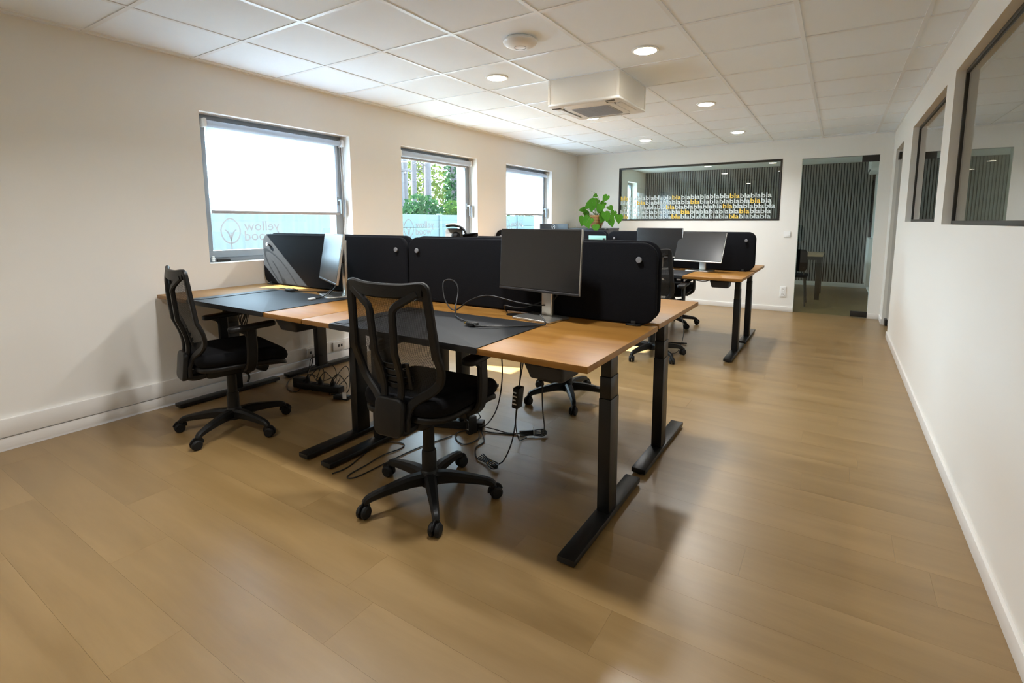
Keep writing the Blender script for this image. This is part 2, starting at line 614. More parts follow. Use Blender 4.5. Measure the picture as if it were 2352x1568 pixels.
# ---- outer windows
def outer_window(n, y0, y1, logo_y):
    w = struct(empty('window_%d' % n, (0, 0, 0)))
    xf0, xf1 = -0.27, -0.20
    z0, z1 = WZ0, WZ1
    f = 0.045
    obj('frame_rail', B(xf0, xf1, y0, y1, z0, z0 + f, 0.003), 'alu_grey', w)
    obj('frame_rail', B(xf0, xf1, y0, y1, z1 - f, z1, 0.003), 'alu_grey', w)
    obj('frame_post', B(xf0, xf1, y0, y0 + f, z0 + f, z1 - f, 0.003), 'alu_grey', w)
    obj('frame_post', B(xf0, xf1, y1 - f, y1, z0 + f, z1 - f, 0.003), 'alu_grey', w)
    s = 0.045
    a0, a1, b0, b1 = y0 + f, y1 - f, z0 + f, z1 - f
    xs0, xs1 = -0.265, -0.205
    obj('sash_rail', B(xs0, xs1 + 0.015, a0 - 0.008, a1 + 0.008, b0 - 0.008, b0 + s, 0.003), 'alu_grey', w)
    obj('sash_rail', B(xs0, xs1 + 0.015, a0 - 0.008, a1 + 0.008, b1 - s, b1 + 0.008, 0.003), 'alu_grey', w)
    obj('sash_post', B(xs0, xs1 + 0.015, a0 - 0.008, a0 + s, b0 + s, b1 - s, 0.003), 'alu_grey', w)
    obj('sash_post', B(xs0, xs1 + 0.015, a1 - s, a1 + 0.008, b0 + s, b1 - s, 0.003), 'alu_grey', w)
    p = obj('pane', B(-0.240, -0.232, a0 + s - 0.004, a1 - s + 0.004, b0 + s - 0.004, b1 - s + 0.004), 'pane_glass', w, smooth=0)
    # printed logo on the inside of the glass, written to be read from outside
    ly = logo_y
    bm = BM()
    ring = [(-0.229, ly + 0.075 * math.cos(t) * (1 - 0.25 * max(0, math.sin(t)) ** 2), 1.215 + 0.098 * math.sin(t)) for t in [2 * PI * k / 28 for k in range(28)]]
    sweep(bm, ring, chamf(0.010, 0.002, 0.0004), ref=(1, 0, 0), loop=True)
    sweep(bm, [(-0.229, ly, 1.06), (-0.229, ly, 1.20)], chamf(0.009, 0.002, 0.0004), ref=(1, 0, 0))
    for sgn in (-1, 1):
        sweep(bm, spline([(-0.229, ly, 1.14), (-0.229, ly + sgn * 0.02, 1.20), (-0.229, ly + sgn * 0.045, 1.225)], 5), chamf(0.010, 0.002, 0.0004), ref=(1, 0, 0))
    obj('logo_leaf', bm, 'logo_print', w)
    for body, zz in (('yellow', 1.215), ('wood', 1.135)):
        me, u0, u1, v0, v1 = text_mesh(body, 0.115)
        me.materials.append(MATS['logo_print'])
        t = link('logo_lettering', me, w)
        width = u1 - u0
        t.matrix_local = Matrix.Translation((-0.2305, ly + 0.11 + width, zz)) @ Matrix(((0, 0, -1, 0), (-1, 0, 0, 0), (0, 1, 0, 0), (0, 0, 0, 1)))
    # handle on the right sash post
    h = obj('handle', B(-0.190, -0.180, a1 - s * 0.5 - 0.012, a1 - s * 0.5 + 0.012, 1.44, 1.52, 0.004), 'alu_grey', w)
    bm = BM()
    sweep(bm, spline([(-0.18, a1 - s * 0.5, 1.485), (-0.145, a1 - s * 0.5, 1.485), (-0.138, a1 - s * 0.5, 1.47), (-0.138, a1 - s * 0.5, 1.36)], 6), chamf(0.018, 0.012, 0.003), ref=(0, 1, 0))
    obj('lever', bm, 'alu_grey', h)
    obj('sill_strip', B(-0.20, XL - 0.001, y0, y1, z0 - 0.002, z0 + 0.003), 'white_trim', w, smooth=0)
    return w
outer_window(1, *WIN[0], 0.88)
outer_window(2, *WIN[1], 2.83)
outer_window(3, *WIN[2], 4.80)

def roller_blind(y0, y1, zb, label, bottom_clip=False):
    t = tag(empty('roller_blind', (-0.160, (y0 + y1) / 2, 2.012)), label, 'blind', 'roller blinds in the window reveals')
    hw = (y1 - y0) / 2
    r = 0.024 if zb < 1.9 else 0.032
    o = lambda n, bm, m, p=t: obj(n, bm, m, p)
    bm = BM()
    cyl(bm, r, r, (0, -hw + 0.015, 0), (0, hw - 0.015, 0), 24)
    o('roll', bm, 'blind_cloth')
    for s in (-1, 1):
        o('bracket', B(-0.03, 0.03, s * hw - 0.012, s * hw + 0.012, -0.032, 0.034, 0.006), 'white_plastic')
    drop = 2.012 - zb
    o('cloth', B(-r + 0.001, -r + 0.002, -hw + 0.025, hw - 0.025, -drop + 0.012, 0.0), 'blind_cloth')
    bm = BM()
    slab(bm, 0.016, 2 * hw - 0.05, 0.024, 0.006, 0.003, Matrix.Translation((-r + 0.0015, 0, -drop + 0.006)))
    o('bottom_bar', bm, 'blind_bar')
    for dx in (-0.014, 0.014):
        bm = BM()
        tube(bm, [(dx, hw - 0.002, -0.02), (dx * 1.3 + 0.01, hw + 0.004, -0.5), (dx * 0.6 + 0.01, hw + 0.004, -0.97)], 0.0022, 6)
        o('chain', bm, 'white_plastic')
    bm = BM()
    slab(bm, 0.022, 0.012, 0.16, 0.005, 0.003, Matrix.Translation((0.014, hw + 0.006, -0.60)))
    o('chain_weight', bm, 'grey_knob')
    return t
roller_blind(0.700, 1.905, 1.355, 'white roller blind pulled halfway down in the large nearest window')
roller_blind(2.655, 3.860, 1.965, 'white roller blind rolled up at the top of the middle window')
roller_blind(4.620, 5.820, 1.385, 'white roller blind pulled halfway down in the window nearest the far corner')
bm = BM()
lathe(bm, [(0.008, 0), (0.013, 0.004), (0.010, 0.014), (0.014, 0.022), (0.009, 0.034), (0.012, 0.04), (0.004, 0.046)], (-0.185, 0.712, WZ0 + 0.055 - 0.052 + 0.004), 12)
tag(obj('blind_clip', bm, 'white_plug'), 'small white plastic clip at the lower left corner of the nearest window', 'clip')
tag(obj('latch_bar', B(-0.190, -0.165, 0.735, 0.830, WZ0 + 0.004, WZ0 + 0.022, 0.003), 'dark_plastic'), 'short dark metal latch bar lying on the sill of the nearest window', 'latch')

# ---- inner window with lettering in the far wall
def inner_window(n, axis, u0, u1, z0, z1, at, f=0.028, depth=0.06, back=0.04):
    """axis 'y': in a wall facing -y at y=at; axis 'x': in a wall facing -x at x=at"""
    w = struct(empty('window_%d' % n))
    def P(name, a, b, p, q, d0, d1, m, bev=0.002):
        if axis == 'y':
            return obj(name, B(a, b, at + d0, at + d1, p, q, bev), m, w)
        return obj(name, B(at + d0, at + d1, a, b, p, q, bev), m, w)
    P('frame_rail', u0, u1, z0, z0 + f, back, back + depth, 'dark_frame')
    P('frame_rail', u0, u1, z1 - f, z1, back, back + depth, 'dark_frame')
    P('frame_post', u0, u0 + f, z0 + f, z1 - f, back, back + depth, 'dark_frame')
    P('frame_post', u1 - f, u1, z0 + f, z1 - f, back, back + depth, 'dark_frame')
    g = back + depth * 0.35
    P('pane', u0 + f - 0.003, u1 - f + 0.003, z0 + f - 0.003, z1 - f + 0.003, g, g + 0.008, 'inner_glass', 0)
    return w
w4 = inner_window(4, 'y', *FWIN, YF, 0.026, 0.07, -0.006)
inner_window(5, 'x', *RWIN1, XR, 0.022, 0.024, 0.045)
inner_window(6, 'x', *RWIN2, XR, 0.022, 0.024, 0.045)
# words on the far pane
me_w, u0, u1, v0, v1 = text_mesh('bla', 0.115, 0.0006, 0.0022)
me_y = me_w.copy()
me_w.materials.append(MATS['frost_vinyl'])
me_y.materials.append(MATS['vinyl_yellow'])
ww = u1 - u0
sx = 0.1427 / (ww + 0.006)
sy = 0.070 / (v1 - v0)
YELLOW = {(0, 0), (0, 6), (0, 12), (1, 2), (1, 8), (1, 14), (2, 5), (2, 11), (3, 7), (3, 13), (4, 0), (4, 6), (4, 12)}
for r_ in range(5):
    off = (0.0, 0.0, 0.05, 0.0, 0.0)[r_]
    for c_ in range(18):
        x = 0.7425 + off + c_ * 0.1427
        if x < 0.738 or x + 0.1427 > 3.112:
            continue
        yl = (r_, c_) in YELLOW
        t = link('word', me_y if yl else me_w, w4)
        t.matrix_local = Matrix.Translation((x - u0 * sx, YF + 0.0165, 1.632 - r_ * 0.0755 - v0 * sy)) @ Matrix.Rotation(PI / 2, 4, 'X') @ Matrix.Diagonal((sx, sy, 1, 1))

# ---- glass doors
def glass_door(n, axis, u0, u1, z1, at, hinge_hi, handle_u):
    d = struct(empty('door_%d' % n))
    def P(name, a, b, p, q, d0, d1, m, bev=0.002, par=None):
        if axis == 'y':
            return obj(name, B(a, b, at + d0, at + d1, p, q, bev), m, par or d)
        return obj(name, B(at + d0, at + d1, a, b, p, q, bev), m, par or d)
    P('pane', u0 + 0.004, u1 - 0.004, 0.008, z1 - 0.004, 0.010, 0.020, 'inner_glass', 0)
    a, b = (u1 - 0.185, u1 - 0.002) if hinge_hi else (u0 + 0.002, u0 + 0.185)
    P('hinge_plate', a, b, z1 - 0.078, z1 - 0.002, -0.002, 0.032, 'hinge_black')
    P('hinge_plate', a, b, 0.010, 0.085, -0.002, 0.032, 'hinge_black')
    for dd in (-0.045, 0.065):
        hb = BM()
        if axis == 'y':
            cyl(hb, 0.012, 0.012, (handle_u, at + dd, 0.75), (handle_u, at + dd, 1.35), 14)
        else:
            cyl(hb, 0.012, 0.012, (at + dd, handle_u, 0.75), (at + dd, handle_u, 1.35), 14)
        obj('handle_bar', hb, 'hinge_black', d)
    for zz in (0.82, 1.28):
        hb = BM()
        if axis == 'y':
            cyl(hb, 0.008, 0.008, (handle_u, at - 0.045, zz), (handle_u, at + 0.065, zz), 10)
        else:
            cyl(hb, 0.008, 0.008, (at - 0.045, handle_u, zz), (at + 0.065, handle_u, zz), 10)
        obj('handle_mount', hb, 'hinge_black', d)
    return d
def simple_glass_door():
    d = struct(empty('door_1'))
    u0, u1, z1 = FDOOR[0], FDOOR[1], FDOOR[3]
    obj('pane', B(u0 + 0.004, u1 - 0.004, YF + 0.010, YF + 0.020, 0.008, z1 - 0.004), 'inner_glass', d, smooth=0)
    obj('hinge_plate', B(u1 - 0.19, u1 - 0.002, YF - 0.002, YF + 0.030, z1 - 0.085, z1 - 0.002, 0.002), 'hinge_black', d)
    obj('hinge_plate', B(u1 - 0.19, u1 - 0.002, YF - 0.002, YF + 0.030, 0.010, 0.085, 0.002), 'hinge_black', d)
    obj('head_strip', B(u0, u1, YF + 0.004, YF + 0.026, z1 - 0.006, z1, 0.001), 'alu_grey', d)
    d2 = struct(empty('door_2'))
    a, b, z1 = RDOOR[0], RDOOR[1], RDOOR[3]
    obj('pane', B(XR + 0.035, XR + 0.045, a + 0.004, b - 0.004, 0.008, z1 - 0.004), 'inner_glass', d2, smooth=0)
    obj('hinge_plate', B(XR + 0.022, XR + 0.056, b - 0.15, b - 0.003, z1 - 0.12, z1 - 0.04, 0.002), 'hinge_black', d2)
    obj('hinge_plate', B(XR + 0.022, XR + 0.056, b - 0.15, b - 0.003, 0.010, 0.085, 0.002), 'hinge_black', d2)
    obj('edge_strip', B(XR + 0.033, XR + 0.047, a + 0.002, a + 0.014, 0.008, 1.28, 0.001), 'hinge_black', d2)
simple_glass_door()

# ---- meeting room behind the far wall
YM0 = YF + WT
struct(obj('floor_meeting_room', B(XL, XR, YF + 0.06, YM, -0.012, -0.0005), 'oak_plank', smooth=0))
struct(obj('ceiling_meeting_room', B(XL, XR, YM0, YM, H, H + 0.03), 'ceiling_tile', smooth=0))
struct(obj('wall_meeting_right', B(XR, XR + 0.11, YM0, YM + 0.2, 0, H + 0.25), 'wall_paint', smooth=0))
wm = struct(empty('wall_meeting_back'))
obj('backing_felt', B(XL, XR, YM, YM + 0.2, 0.0, H + 0.25), 'slat_felt', wm, smooth=0)
sl = finish(B(-0.0155, 0.0155, -0.024, 0.0, 0.085, H - 0.004, 0.0), 0)
sl.materials.append(MATS['slat_grey'])
n = int((XR - XL) / 0.047)
for k in range(n):
    o = link('slat', sl, wm)
    o.location = (XL + 0.030 + k * 0.047, YM, 0)
struct(obj('baseboard_meeting_back', B(XL, XR, YM - 0.026, YM, 0, 0.085, 0.002), 'white_trim'))
for k, (ya, yb) in enumerate(((9.25, 9.85), (7.10, 8.40))):  # second window is unseen, added to brighten the meeting room
    w7 = struct(empty('window_%d' % (7 + k)))
    for nm, a, b, p, q in (('frame_rail', ya, yb, 0.95, 1.0), ('frame_rail', ya, yb, 2.10, 2.15), ('frame_post', ya, ya + 0.05, 1.0, 2.10), ('frame_post', yb - 0.05, yb, 1.0, 2.10)):
        obj(nm, B(-0.26, -0.20, a, b, p, q, 0.002), 'alu_grey', w7)
    obj('pane', B(-0.236, -0.228, ya + 0.04, yb - 0.04, 0.99, 2.11), 'pane_glass', w7, smooth=0)

# ---- room beyond the right wall
XE = 7.6
struct(obj('floor_side_room', B(XRO - 0.03, XE, YB, YF + 0.1, -0.012, -0.0005), 'oak_plank', smooth=0))
struct(obj('ceiling_side_room', B(XRO, XE, YB, YF + 0.1, H, H + 0.03), 'ceiling_tile', smooth=0))
struct(obj('wall_side_room_right', B(XE, XE + 0.1, YB, YF + 0.1, 0, H + 0.25), 'wall_paint', smooth=0))
struct(obj('wall_side_room_far', B(XRO, XE + 0.1, YF + 0.1, YF + 0.2, 0, H + 0.25), 'wall_paint', smooth=0))
struct(obj('wall_side_room_back', B(XRO, XE + 0.1, YB - 0.15, YB, 0, H + 0.25), 'wall_paint', smooth=0))

# ================================================================== CEILING FITTINGS
def downlight(x, y, label, watts=None, col=None):
    t = tag(empty('downlight', (x, y, H)), label, 'light', 'round recessed downlights')
    bm = BM()
    lathe(bm, [(0.070, 0.012), (0.070, -0.001), (0.074, -0.005), (0.086, -0.004), (0.090, 0.0), (0.090, 0.012)], n=32)
    obj('rim', bm, 'white_plastic', t)
    bm = BM()
    lathe(bm, [(0.071, 0.004), (0.069, -0.006), (0.060, -0.009), (0.03, -0.0105), (0.0, -0.011)], n=32)
    obj('diffuser', bm, 'lamp_diffuser', t)
    ld = bpy.data.lights.new('lamp', 'AREA')
    ld.shape = 'DISK'
    ld.size = 0.14
    ld.energy = watts or LAMP_W
    ld.color = col or LAMP_COL
    ld.spread = R(140)
    lo = link('lamp', ld, t)
    lo.location = (0, 0, -0.0125)
    return t
downlight(1.5, 0.3, 'recessed downlight at the top edge of the picture, above the left desks')
downlight(1.5, 2.1, 'bright downlight left of the ceiling air conditioner')
downlight(2.7, 2.1, 'largest bright downlight, right of the ceiling air conditioner and nearest the camera')
downlight(1.5, 3.9, 'downlight just beyond the ceiling air conditioner')
downlight(2.7, 3.9, 'middle downlight of the right row in the ceiling')
downlight(1.5, 5.7, 'farthest downlight of the left row, near the plant corner')
downlight(2.7, 5.7, 'farthest downlight of the right row, above the far window')
downlight(2.7, 0.3, 'downlight above the nearest desk, outside the top of the picture')
downlight(1.5, -1.5, 'unseen downlight added behind the camera to brighten the left wall', 8.0)  # added lamp out of view, lifts the near left wall
downlight(6.0, 3.9, 'downlight added to brighten the side room beyond the right wall, farther one')  # added lamp, brightens the room seen through the right-hand panes
downlight(6.0, 1.2, 'downlight added to brighten the side room beyond the right wall, nearer one')  # second lamp added for the same brightening of the side room

# ceiling cassette air conditioner
def ac_unit():
    t = tag(empty('ceiling_air_conditioner', (2.1, 2.7, H)), 'white square ceiling air conditioner cassette in a boxed housing', 'air conditioner')
    hh = 0.185
    bm = BM()
    box(bm, -0.30, 0.30, -0.30, 0.30, -hh, 0.02)
    obj('housing', bm, 'ac_white', t, smooth=0)
    for sx_ in (-1, 1):
        for sy_ in (-1, 1):
            x, y = sx_ * 0.292, sy_ * 0.292
            obj('corner_strip', B(x - 0.012, x + 0.012, y - 0.012, y + 0.012, -hh, 0.001, 0.001), 'ac_white', t)
    bm = BM()
    slab(bm, 0.615, 0.615, 0.022, 0.025, 0.008, Matrix.Translation((0, 0, -hh - 0.009)))
    p = obj('fascia', bm, 'white_plastic', t)
    bm = BM()
    slab(bm, 0.43, 0.43, 0.012, 0.05, 0.004, Matrix.Translation((0, 0, -hh - 0.022)))
    obj('inner_panel', bm, 'white_plastic', p)
    bm = BM()
    slab(bm, 0.33, 0.33, 0.006, 0.02, 0.002, Matrix.Translation((0, 0, -hh - 0.029)))
    g = obj('grille', bm, 'ac_grille', p)
    for k in range(15):
        obj('grille_bar', B(-0.155, 0.155, -0.152 + k * 0.0217 - 0.003, -0.152 + k * 0.0217 + 0.003, -hh - 0.035, -hh - 0.031), 'ac_grille', g, smooth=0)
    for k in range(4):
        M = Matrix.Rotation(k * PI / 2, 4, 'Z')
        bm = BM()
        slab(bm, 0.36, 0.048, 0.008, 0.012, 0.003, Matrix.Translation((0, 0, 0)))
        xform(bm, M @ Matrix.Translation((0, 0.252, -hh - 0.024)) @ Matrix.Rotation(R(12), 4, 'X'))
        obj('flap', bm, 'white_plastic', t)
        bm = BM()
        slab(bm, 0.37, 0.012, 0.004, 0.005, 0.001)
        xform(bm, M @ Matrix.Translation((0, 0.222, -hh - 0.0205)))
        obj('air_slot', bm, 'socket_dark', t)
    for x, y in ((0.225, -0.265), (-0.262, -0.215)):
        obj('corner_slot', B(x - 0.045, x + 0.03, y - 0.012, y + 0.012, -hh - 0.0235, -hh - 0.019, 0.001), 'socket_dark', t)
ac_unit()

bm = BM()
d = tag(empty('access_point', (2.1, 1.5, H)), 'round white ceiling disc with a small ring, like a wireless access point', 'access point')
lathe(bm, [(0.095, 0.004), (0.105, -0.004), (0.108, -0.014), (0.098, -0.028), (0.075, -0.039), (0.045, -0.045), (0.0, -0.047)], n=40)
obj('shell', bm, 'white_plastic', d)
bm = BM()
ringp = [(0.037 * math.cos(2 * PI * k / 36), 0.037 * math.sin(2 * PI * k / 36), -0.0462) for k in range(36)]
sweep(bm, ringp, chamf(0.002, 0.0014, 0.0003), ref=(0, 0, 1), loop=True)
obj('ring', bm, 'ac_grille', d)
obj('cable_notch', B(-0.075, -0.058, -0.075, -0.058, -0.016, -0.003, 0.002), 'socket_dark', d)

# ================================================================== DESKS
TH = 0.025
def desk(x0, y0, top, label, box_side=1, group='beech standing desks with black legs', seat_side=-1):
    """1.6 x 0.8 m sit-stand desk; x0,y0 lower corner; seat_side -1: user sits at low y"""
    t = tag(empty('standing_desk', (x0 + 0.80, y0 + 0.395, 0)), label, 'desk', group)
    w, d = 1.598, 0.79
    bm = BM()
    box(bm, -w / 2, w / 2, -d / 2, d / 2, top - TH, top, 0.0015)
    tp = obj('tabletop', bm, 'beech', t)
    bm = BM()
    lathe(bm, [(0.036, 0.0005), (0.036, 0.003), (0.031, 0.004), (0.0, 0.004)], (0.05, -seat_side * (d / 2 - 0.115), top), 24)
    obj('cable_grommet', bm, 'black_plastic', tp)
    zt = top - TH
    for s in (-1, 1):
        cx = s * (w / 2 - 0.092)
        cy = 0.03 * (-seat_side)
        # foot: long flat bar with pads
        bm = BM()
        box(bm, cx - 0.037, cx + 0.037, -0.365, 0.365, 0.009, 0.034, 0.003)
        f = obj('foot', bm, 'black_metal', t)
        for e in (-1, 1):
            bm = BM()
            cyl(bm, 0.018, 0.016, (cx, e * 0.335, 0.0), (cx, e * 0.335, 0.010), 14)
            obj('foot_pad', bm, 'rubber', f)
        # three-stage column
        col = obj('column', B(cx - 0.028, cx + 0.028, cy - 0.045, cy + 0.045, 0.034, 0.545, 0.003), 'black_metal', t)
        obj('column_stage', B(cx - 0.0255, cx + 0.0255, cy - 0.0415, cy + 0.0415, 0.545, 0.640, 0.002), 'black_metal', col)
        obj('column_stage', B(cx - 0.023, cx + 0.023, cy - 0.038, cy + 0.038, 0.640, zt - 0.012, 0.002), 'black_metal', col)
        bm = BM()
        box(bm, cx - 0.03, cx + 0.03, -0.34, 0.34, zt - 0.042, zt - 0.001, 0.002)
        # taper the bearer towards its ends
        for v in bm.verts:
            if v.co.z < zt - 0.02:
                k = abs(v.co.y) / 0.34
                if k > 0.5:
                    v.co.z = zt - 0.014
        obj('bearer', bm, 'black_metal', t)
    for yy in (-0.11, 0.13):
        obj('cross_beam', B(-w / 2 + 0.10, w / 2 - 0.10, yy - 0.015, yy + 0.015, zt - 0.036, zt - 0.004, 0.002), 'black_metal', t)
    # hand control / motor box near the front edge
    bm = BM()
    slab(bm, 0.17, 0.15, 0.070, 0.02, 0.012, Matrix.Translation((box_side * 0.605, seat_side * (d / 2 - 0.100), zt - 0.036)))
    for v in bm.verts:
        if v.co.z < zt - 0.05:
            v.co.x += -0.12 * (v.co.x - box_side * 0.605)
            v.co.y += 0.02 * seat_side * -1
    obj('control_box', bm, 'dark_plastic', t)
    return t
XA, XD = 1.562, -0.042
YA, YB_ = 0.260, 1.070
YG, YH = 3.490, 4.300
desk(XA, YA, 0.795, 'nearest beech standing desk, with a mesh chair and a dark monitor facing the camera')
desk(XD, YA, 0.795, 'left front beech standing desk against the wall under the big window', 1)
desk(XA, YB_, 0.802, 'beech standing desk directly behind the nearest desk, past its black divider', -1, seat_side=1)
desk(XD, YB_, 0.802, 'beech standing desk behind the left front desk, mostly hidden by dividers', -1, seat_side=1)
desk(XA, YG, 0.780, 'far beech standing desk with a silver-edged tilted monitor and pulled-in chair', 1)
desk(XD, YG, 0.780, 'far left standing desk by the wall, hidden behind the near dividers', 1)
desk(XA, YH, 0.785, 'farthest beech standing desk by the far wall, its right end just showing', -1, seat_side=1)
desk(XD, YH, 0.785, 'farthest left standing desk in front of the plant cabinet', -1, seat_side=1)

# ---- dividers
def divider(x0, y, z0, side, label):
    """felt panel 1.59 m wide; side -1: knobs on the low-y face"""
    w, h, th = 1.592, 0.392, 0.026
    t = tag(empty('desk_divider', (x0 + 0.80, y, z0)), label, 'divider', 'black felt desk dividers')
    bm = BM()
    slab(bm, w, h, th, 0.075, 0.010, Matrix.Translation((0, 0, 0.004 + h / 2)) @ Matrix.Rotation(PI / 2, 4, 'X'), 8)
    obj('felt_panel', bm, 'felt', t)
    for s in (-1, 1):
        bm = BM()
        lathe(bm, [(0.005, 0.0), (0.006, 0.006), (0.014, 0.008), (0.015, 0.013), (0.013, 0.017), (0.0, 0.018)], (s * (w / 2 - 0.085), side * (th / 2 - 0.001), 0.315), 20, axis=(0, side, 0))
        obj('knob', bm, 'grey_knob', t)
        bm = BM()
        slab(bm, 0.075, 0.055, 0.006, 0.012, 0.002, Matrix.Translation((s * (w / 2 - 0.105), side * 0.010, 0.0035)))
        cl = obj('clamp', bm, 'black_plastic', t)
        bm = BM()
        box(bm, s * (w / 2 - 0.105) - 0.012, s * (w / 2 - 0.105) + 0.012, side * 0.022 - 0.003, side * 0.022 + 0.003, 0.003, 0.022, 0.002)
        obj('clamp_tongue', bm, 'dark_plastic', cl)
    return t
DY = 0.018
divider(XA, YA + 0.79 - DY, 0.795, -1, 'black felt divider on the nearest desk, behind the dark monitor')
divider(XD, YA + 0.79 - DY, 0.795, -1, 'black felt divider on the left front desk, with daylight from the window on it')
divider(XA, YB_ + DY, 0.802, 1, 'black felt divider just behind the nearest divider, only its rim showing')
divider(XD, YB_ + DY, 0.802, 1, 'black felt divider just behind the left front divider, only its rim showing')
divider(XA, YG + 0.79 - DY, 0.780, -1, 'far black felt divider behind the two silver-edged monitors')
divider(XD, YG + 0.79 - DY, 0.780, -1, 'far left black felt divider below the plant, behind the pale teal card')
divider(XA, YH + DY, 0.785, 1, 'black felt divider on the farthest desk, rim showing behind the far divider')
divider(XD, YH + DY, 0.785, 1, 'black felt divider on the farthest left desk, in front of the plant cabinet')

# ---- desk pads
def desk_pad(x0, x1, y0, y1, z, label):
    t = tag(empty('desk_pad', ((x0 + x1) / 2, (y0 + y1) / 2, z)), label, 'desk pad', 'black desk pads')
    w, d = x1 - x0, y1 - y0
    bm = BM()
    slab(bm, w, d, 0.003, 0.004, 0.001, Matrix.Translation((0, 0, 0.0018)))
    obj('sheet', bm, 'pad_leather', t)
    bm = BM()
    slab(bm, w, 0.028, 0.004, 0.010, 0.001, Matrix.Translation((0, -d / 2 - 0.0035, -0.0095)) @ Matrix.Rotation(PI / 2, 4, 'X'))
    obj('front_lip', bm, 'pad_leather', t)
    bm = BM()
    slab(bm, 0.085, d - 0.03, 0.003, 0.012, 0.001, Matrix.Translation((-w / 2 + 0.046, 0.005, 0.0050)))
    obj('flap', bm, 'pad_leather', t)
    return t
desk_pad(1.790, 2.690, 0.2565, 0.800, 0.7955, 'black desk pad with front lip on the nearest desk')
desk_pad(0.385, 1.225, 0.2565, 0.835, 0.7955, 'black desk pad reflecting blue window light on the left front desk')
desk_pad(1.80, 2.64, 3.4865, 4.02, 0.7805, 'black desk pad on the far desk under the tilted monitor')

# ---- monitors
def monitor(cx, cy, cz, yaw, tilt, deskz, label, w=0.51, h=0.315, back=0.085, chin='bezel', face='screen_off', logo=False, stand='slab', stand_top=None):
    t = tag(empty('monitor', (cx, cy, deskz), yaw), label, 'monitor', 'flat desktop monitors')
    T = Matrix.Translation((0, 0, cz - deskz)) @ Matrix.Rotation(-tilt, 4, 'X') @ Matrix.Rotation(PI / 2, 4, 'X')
    # local plate: x right, y up, +z toward viewer (-y)
    bm = BM()
    slab(bm, w, h, 0.013, 0.006, 0.002, T @ Matrix.Translation((0, 0, -0.0065)))
    body = obj('housing', bm, 'bezel', t)
    bm = BM()
    slab(bm, w - 0.010, h - 0.020, 0.0016, 0.003, 0.0, T @ Matrix.Translation((0, 0.005, 0.0004)))
    obj('screen', bm, face, body)
    bm = BM()
    slab(bm, w, 0.012, 0.0150, 0.004, 0.002, T @ Matrix.Translation((0, -h / 2 + 0.004, -0.0058)))
    obj('chin', bm, chin, body)
    bm = BM()
    slab(bm, 0.004, h, 0.014, 0.0018, 0.001, T @ Matrix.Translation((w / 2 + 0.0005, 0, -0.0067)))
    obj('edge_trim', bm, 'silver', body)
    bm = BM()
    slab(bm, w * 0.72, h * 0.62, 0.024, 0.03, 0.010, T @ Matrix.Translation((0, -0.01, -0.023)))
    obj('back_cover', bm, 'monitor_back', body)
    if logo:
        bm = BM()
        rp = [T @ Vector((0.028 * math.cos(2 * PI * k / 30), h / 2 - 0.042 + 0.028 * math.sin(2 * PI * k / 30), -0.0142)) for k in range(30)]
        sweep(bm, rp, chamf(0.005, 0.0016, 0.0003), ref=(0, 1, 0.02), loop=True)
        obj('round_logo', bm, 'logo_white', body)
        bm = BM()
        rp = [T @ Vector((x, h / 2 - 0.042 + yy, -0.0142)) for x, yy in ((-0.014, -0.012), (0.0, 0.012), (0.014, -0.012))]
        sweep(bm, rp, chamf(0.005, 0.0016, 0.0003), ref=(0, 1, 0.02))
        obj('logo_stroke', bm, 'logo_white', body)
    # stand
    yb = back
    bm = BM()
    slab(bm, 0.245, 0.175, 0.011, 0.012, 0.003, Matrix.Translation((0, yb - 0.062, 0.0060)))
    obj('base', bm, 'silver', t)
    zt = (stand_top or cz + 0.06) - deskz
    bm = BM()
    slab(bm, 0.068, 0.024, zt - 0.010, 0.008, 0.003, Matrix.Translation((0, yb - 0.002, 0.011 + (zt - 0.010) / 2)))
    obj('stand_column', bm, 'silver', t)
    bm = BM()
    p0 = T @ Vector((0, 0.0, -0.033))
    sweep(bm, [p0 - Vector((0, 0.0, 0)), Vector((0, yb - 0.010, p0.z))], chamf(0.07, 0.07, 0.012))
    obj('tilt_head', bm, 'dark_plastic', t)
    return t
monitor(2.590, 0.893, 1.095, R(-8), R(3.4), 0.7955, 'large dark monitor standing on the nearest desk, screen off', stand_top=1.15)
monitor(1.036, 0.842, 1.054, R(-24.8), R(10), 0.7955, 'monitor seen nearly edge-on on the left front desk, its pale screen reflecting daylight', stand_top=1.165, back=0.092)
monitor(2.665, 4.03, 1.031, R(-13), R(20), 0.7805, 'tilted grey monitor with silver lower edge on the far desk', chin='silver', w=0.505, h=0.315, back=0.09, stand_top=1.00)
monitor(2.215, 4.12, 1.062, R(-4), R(4), 0.7805, 'upright dark monitor left of the tilted one on the far desk', chin='silver', back=0.075)
monitor(2.05, 4.62, 1.045, R(180), R(4), 0.7855, 'monitor on the farthest desk, its back edge rising behind the far divider')
monitor(0.63, 4.66, 1.100, R(168), R(2), 0.7855, 'blue-grey monitor back with a round logo in front of the farthest window', logo=True, w=0.49)
monitor(2.10, 1.40, 1.038, R(180), R(3), 0.8025, 'monitor on the desk behind the nearest one, only its top edge showing')

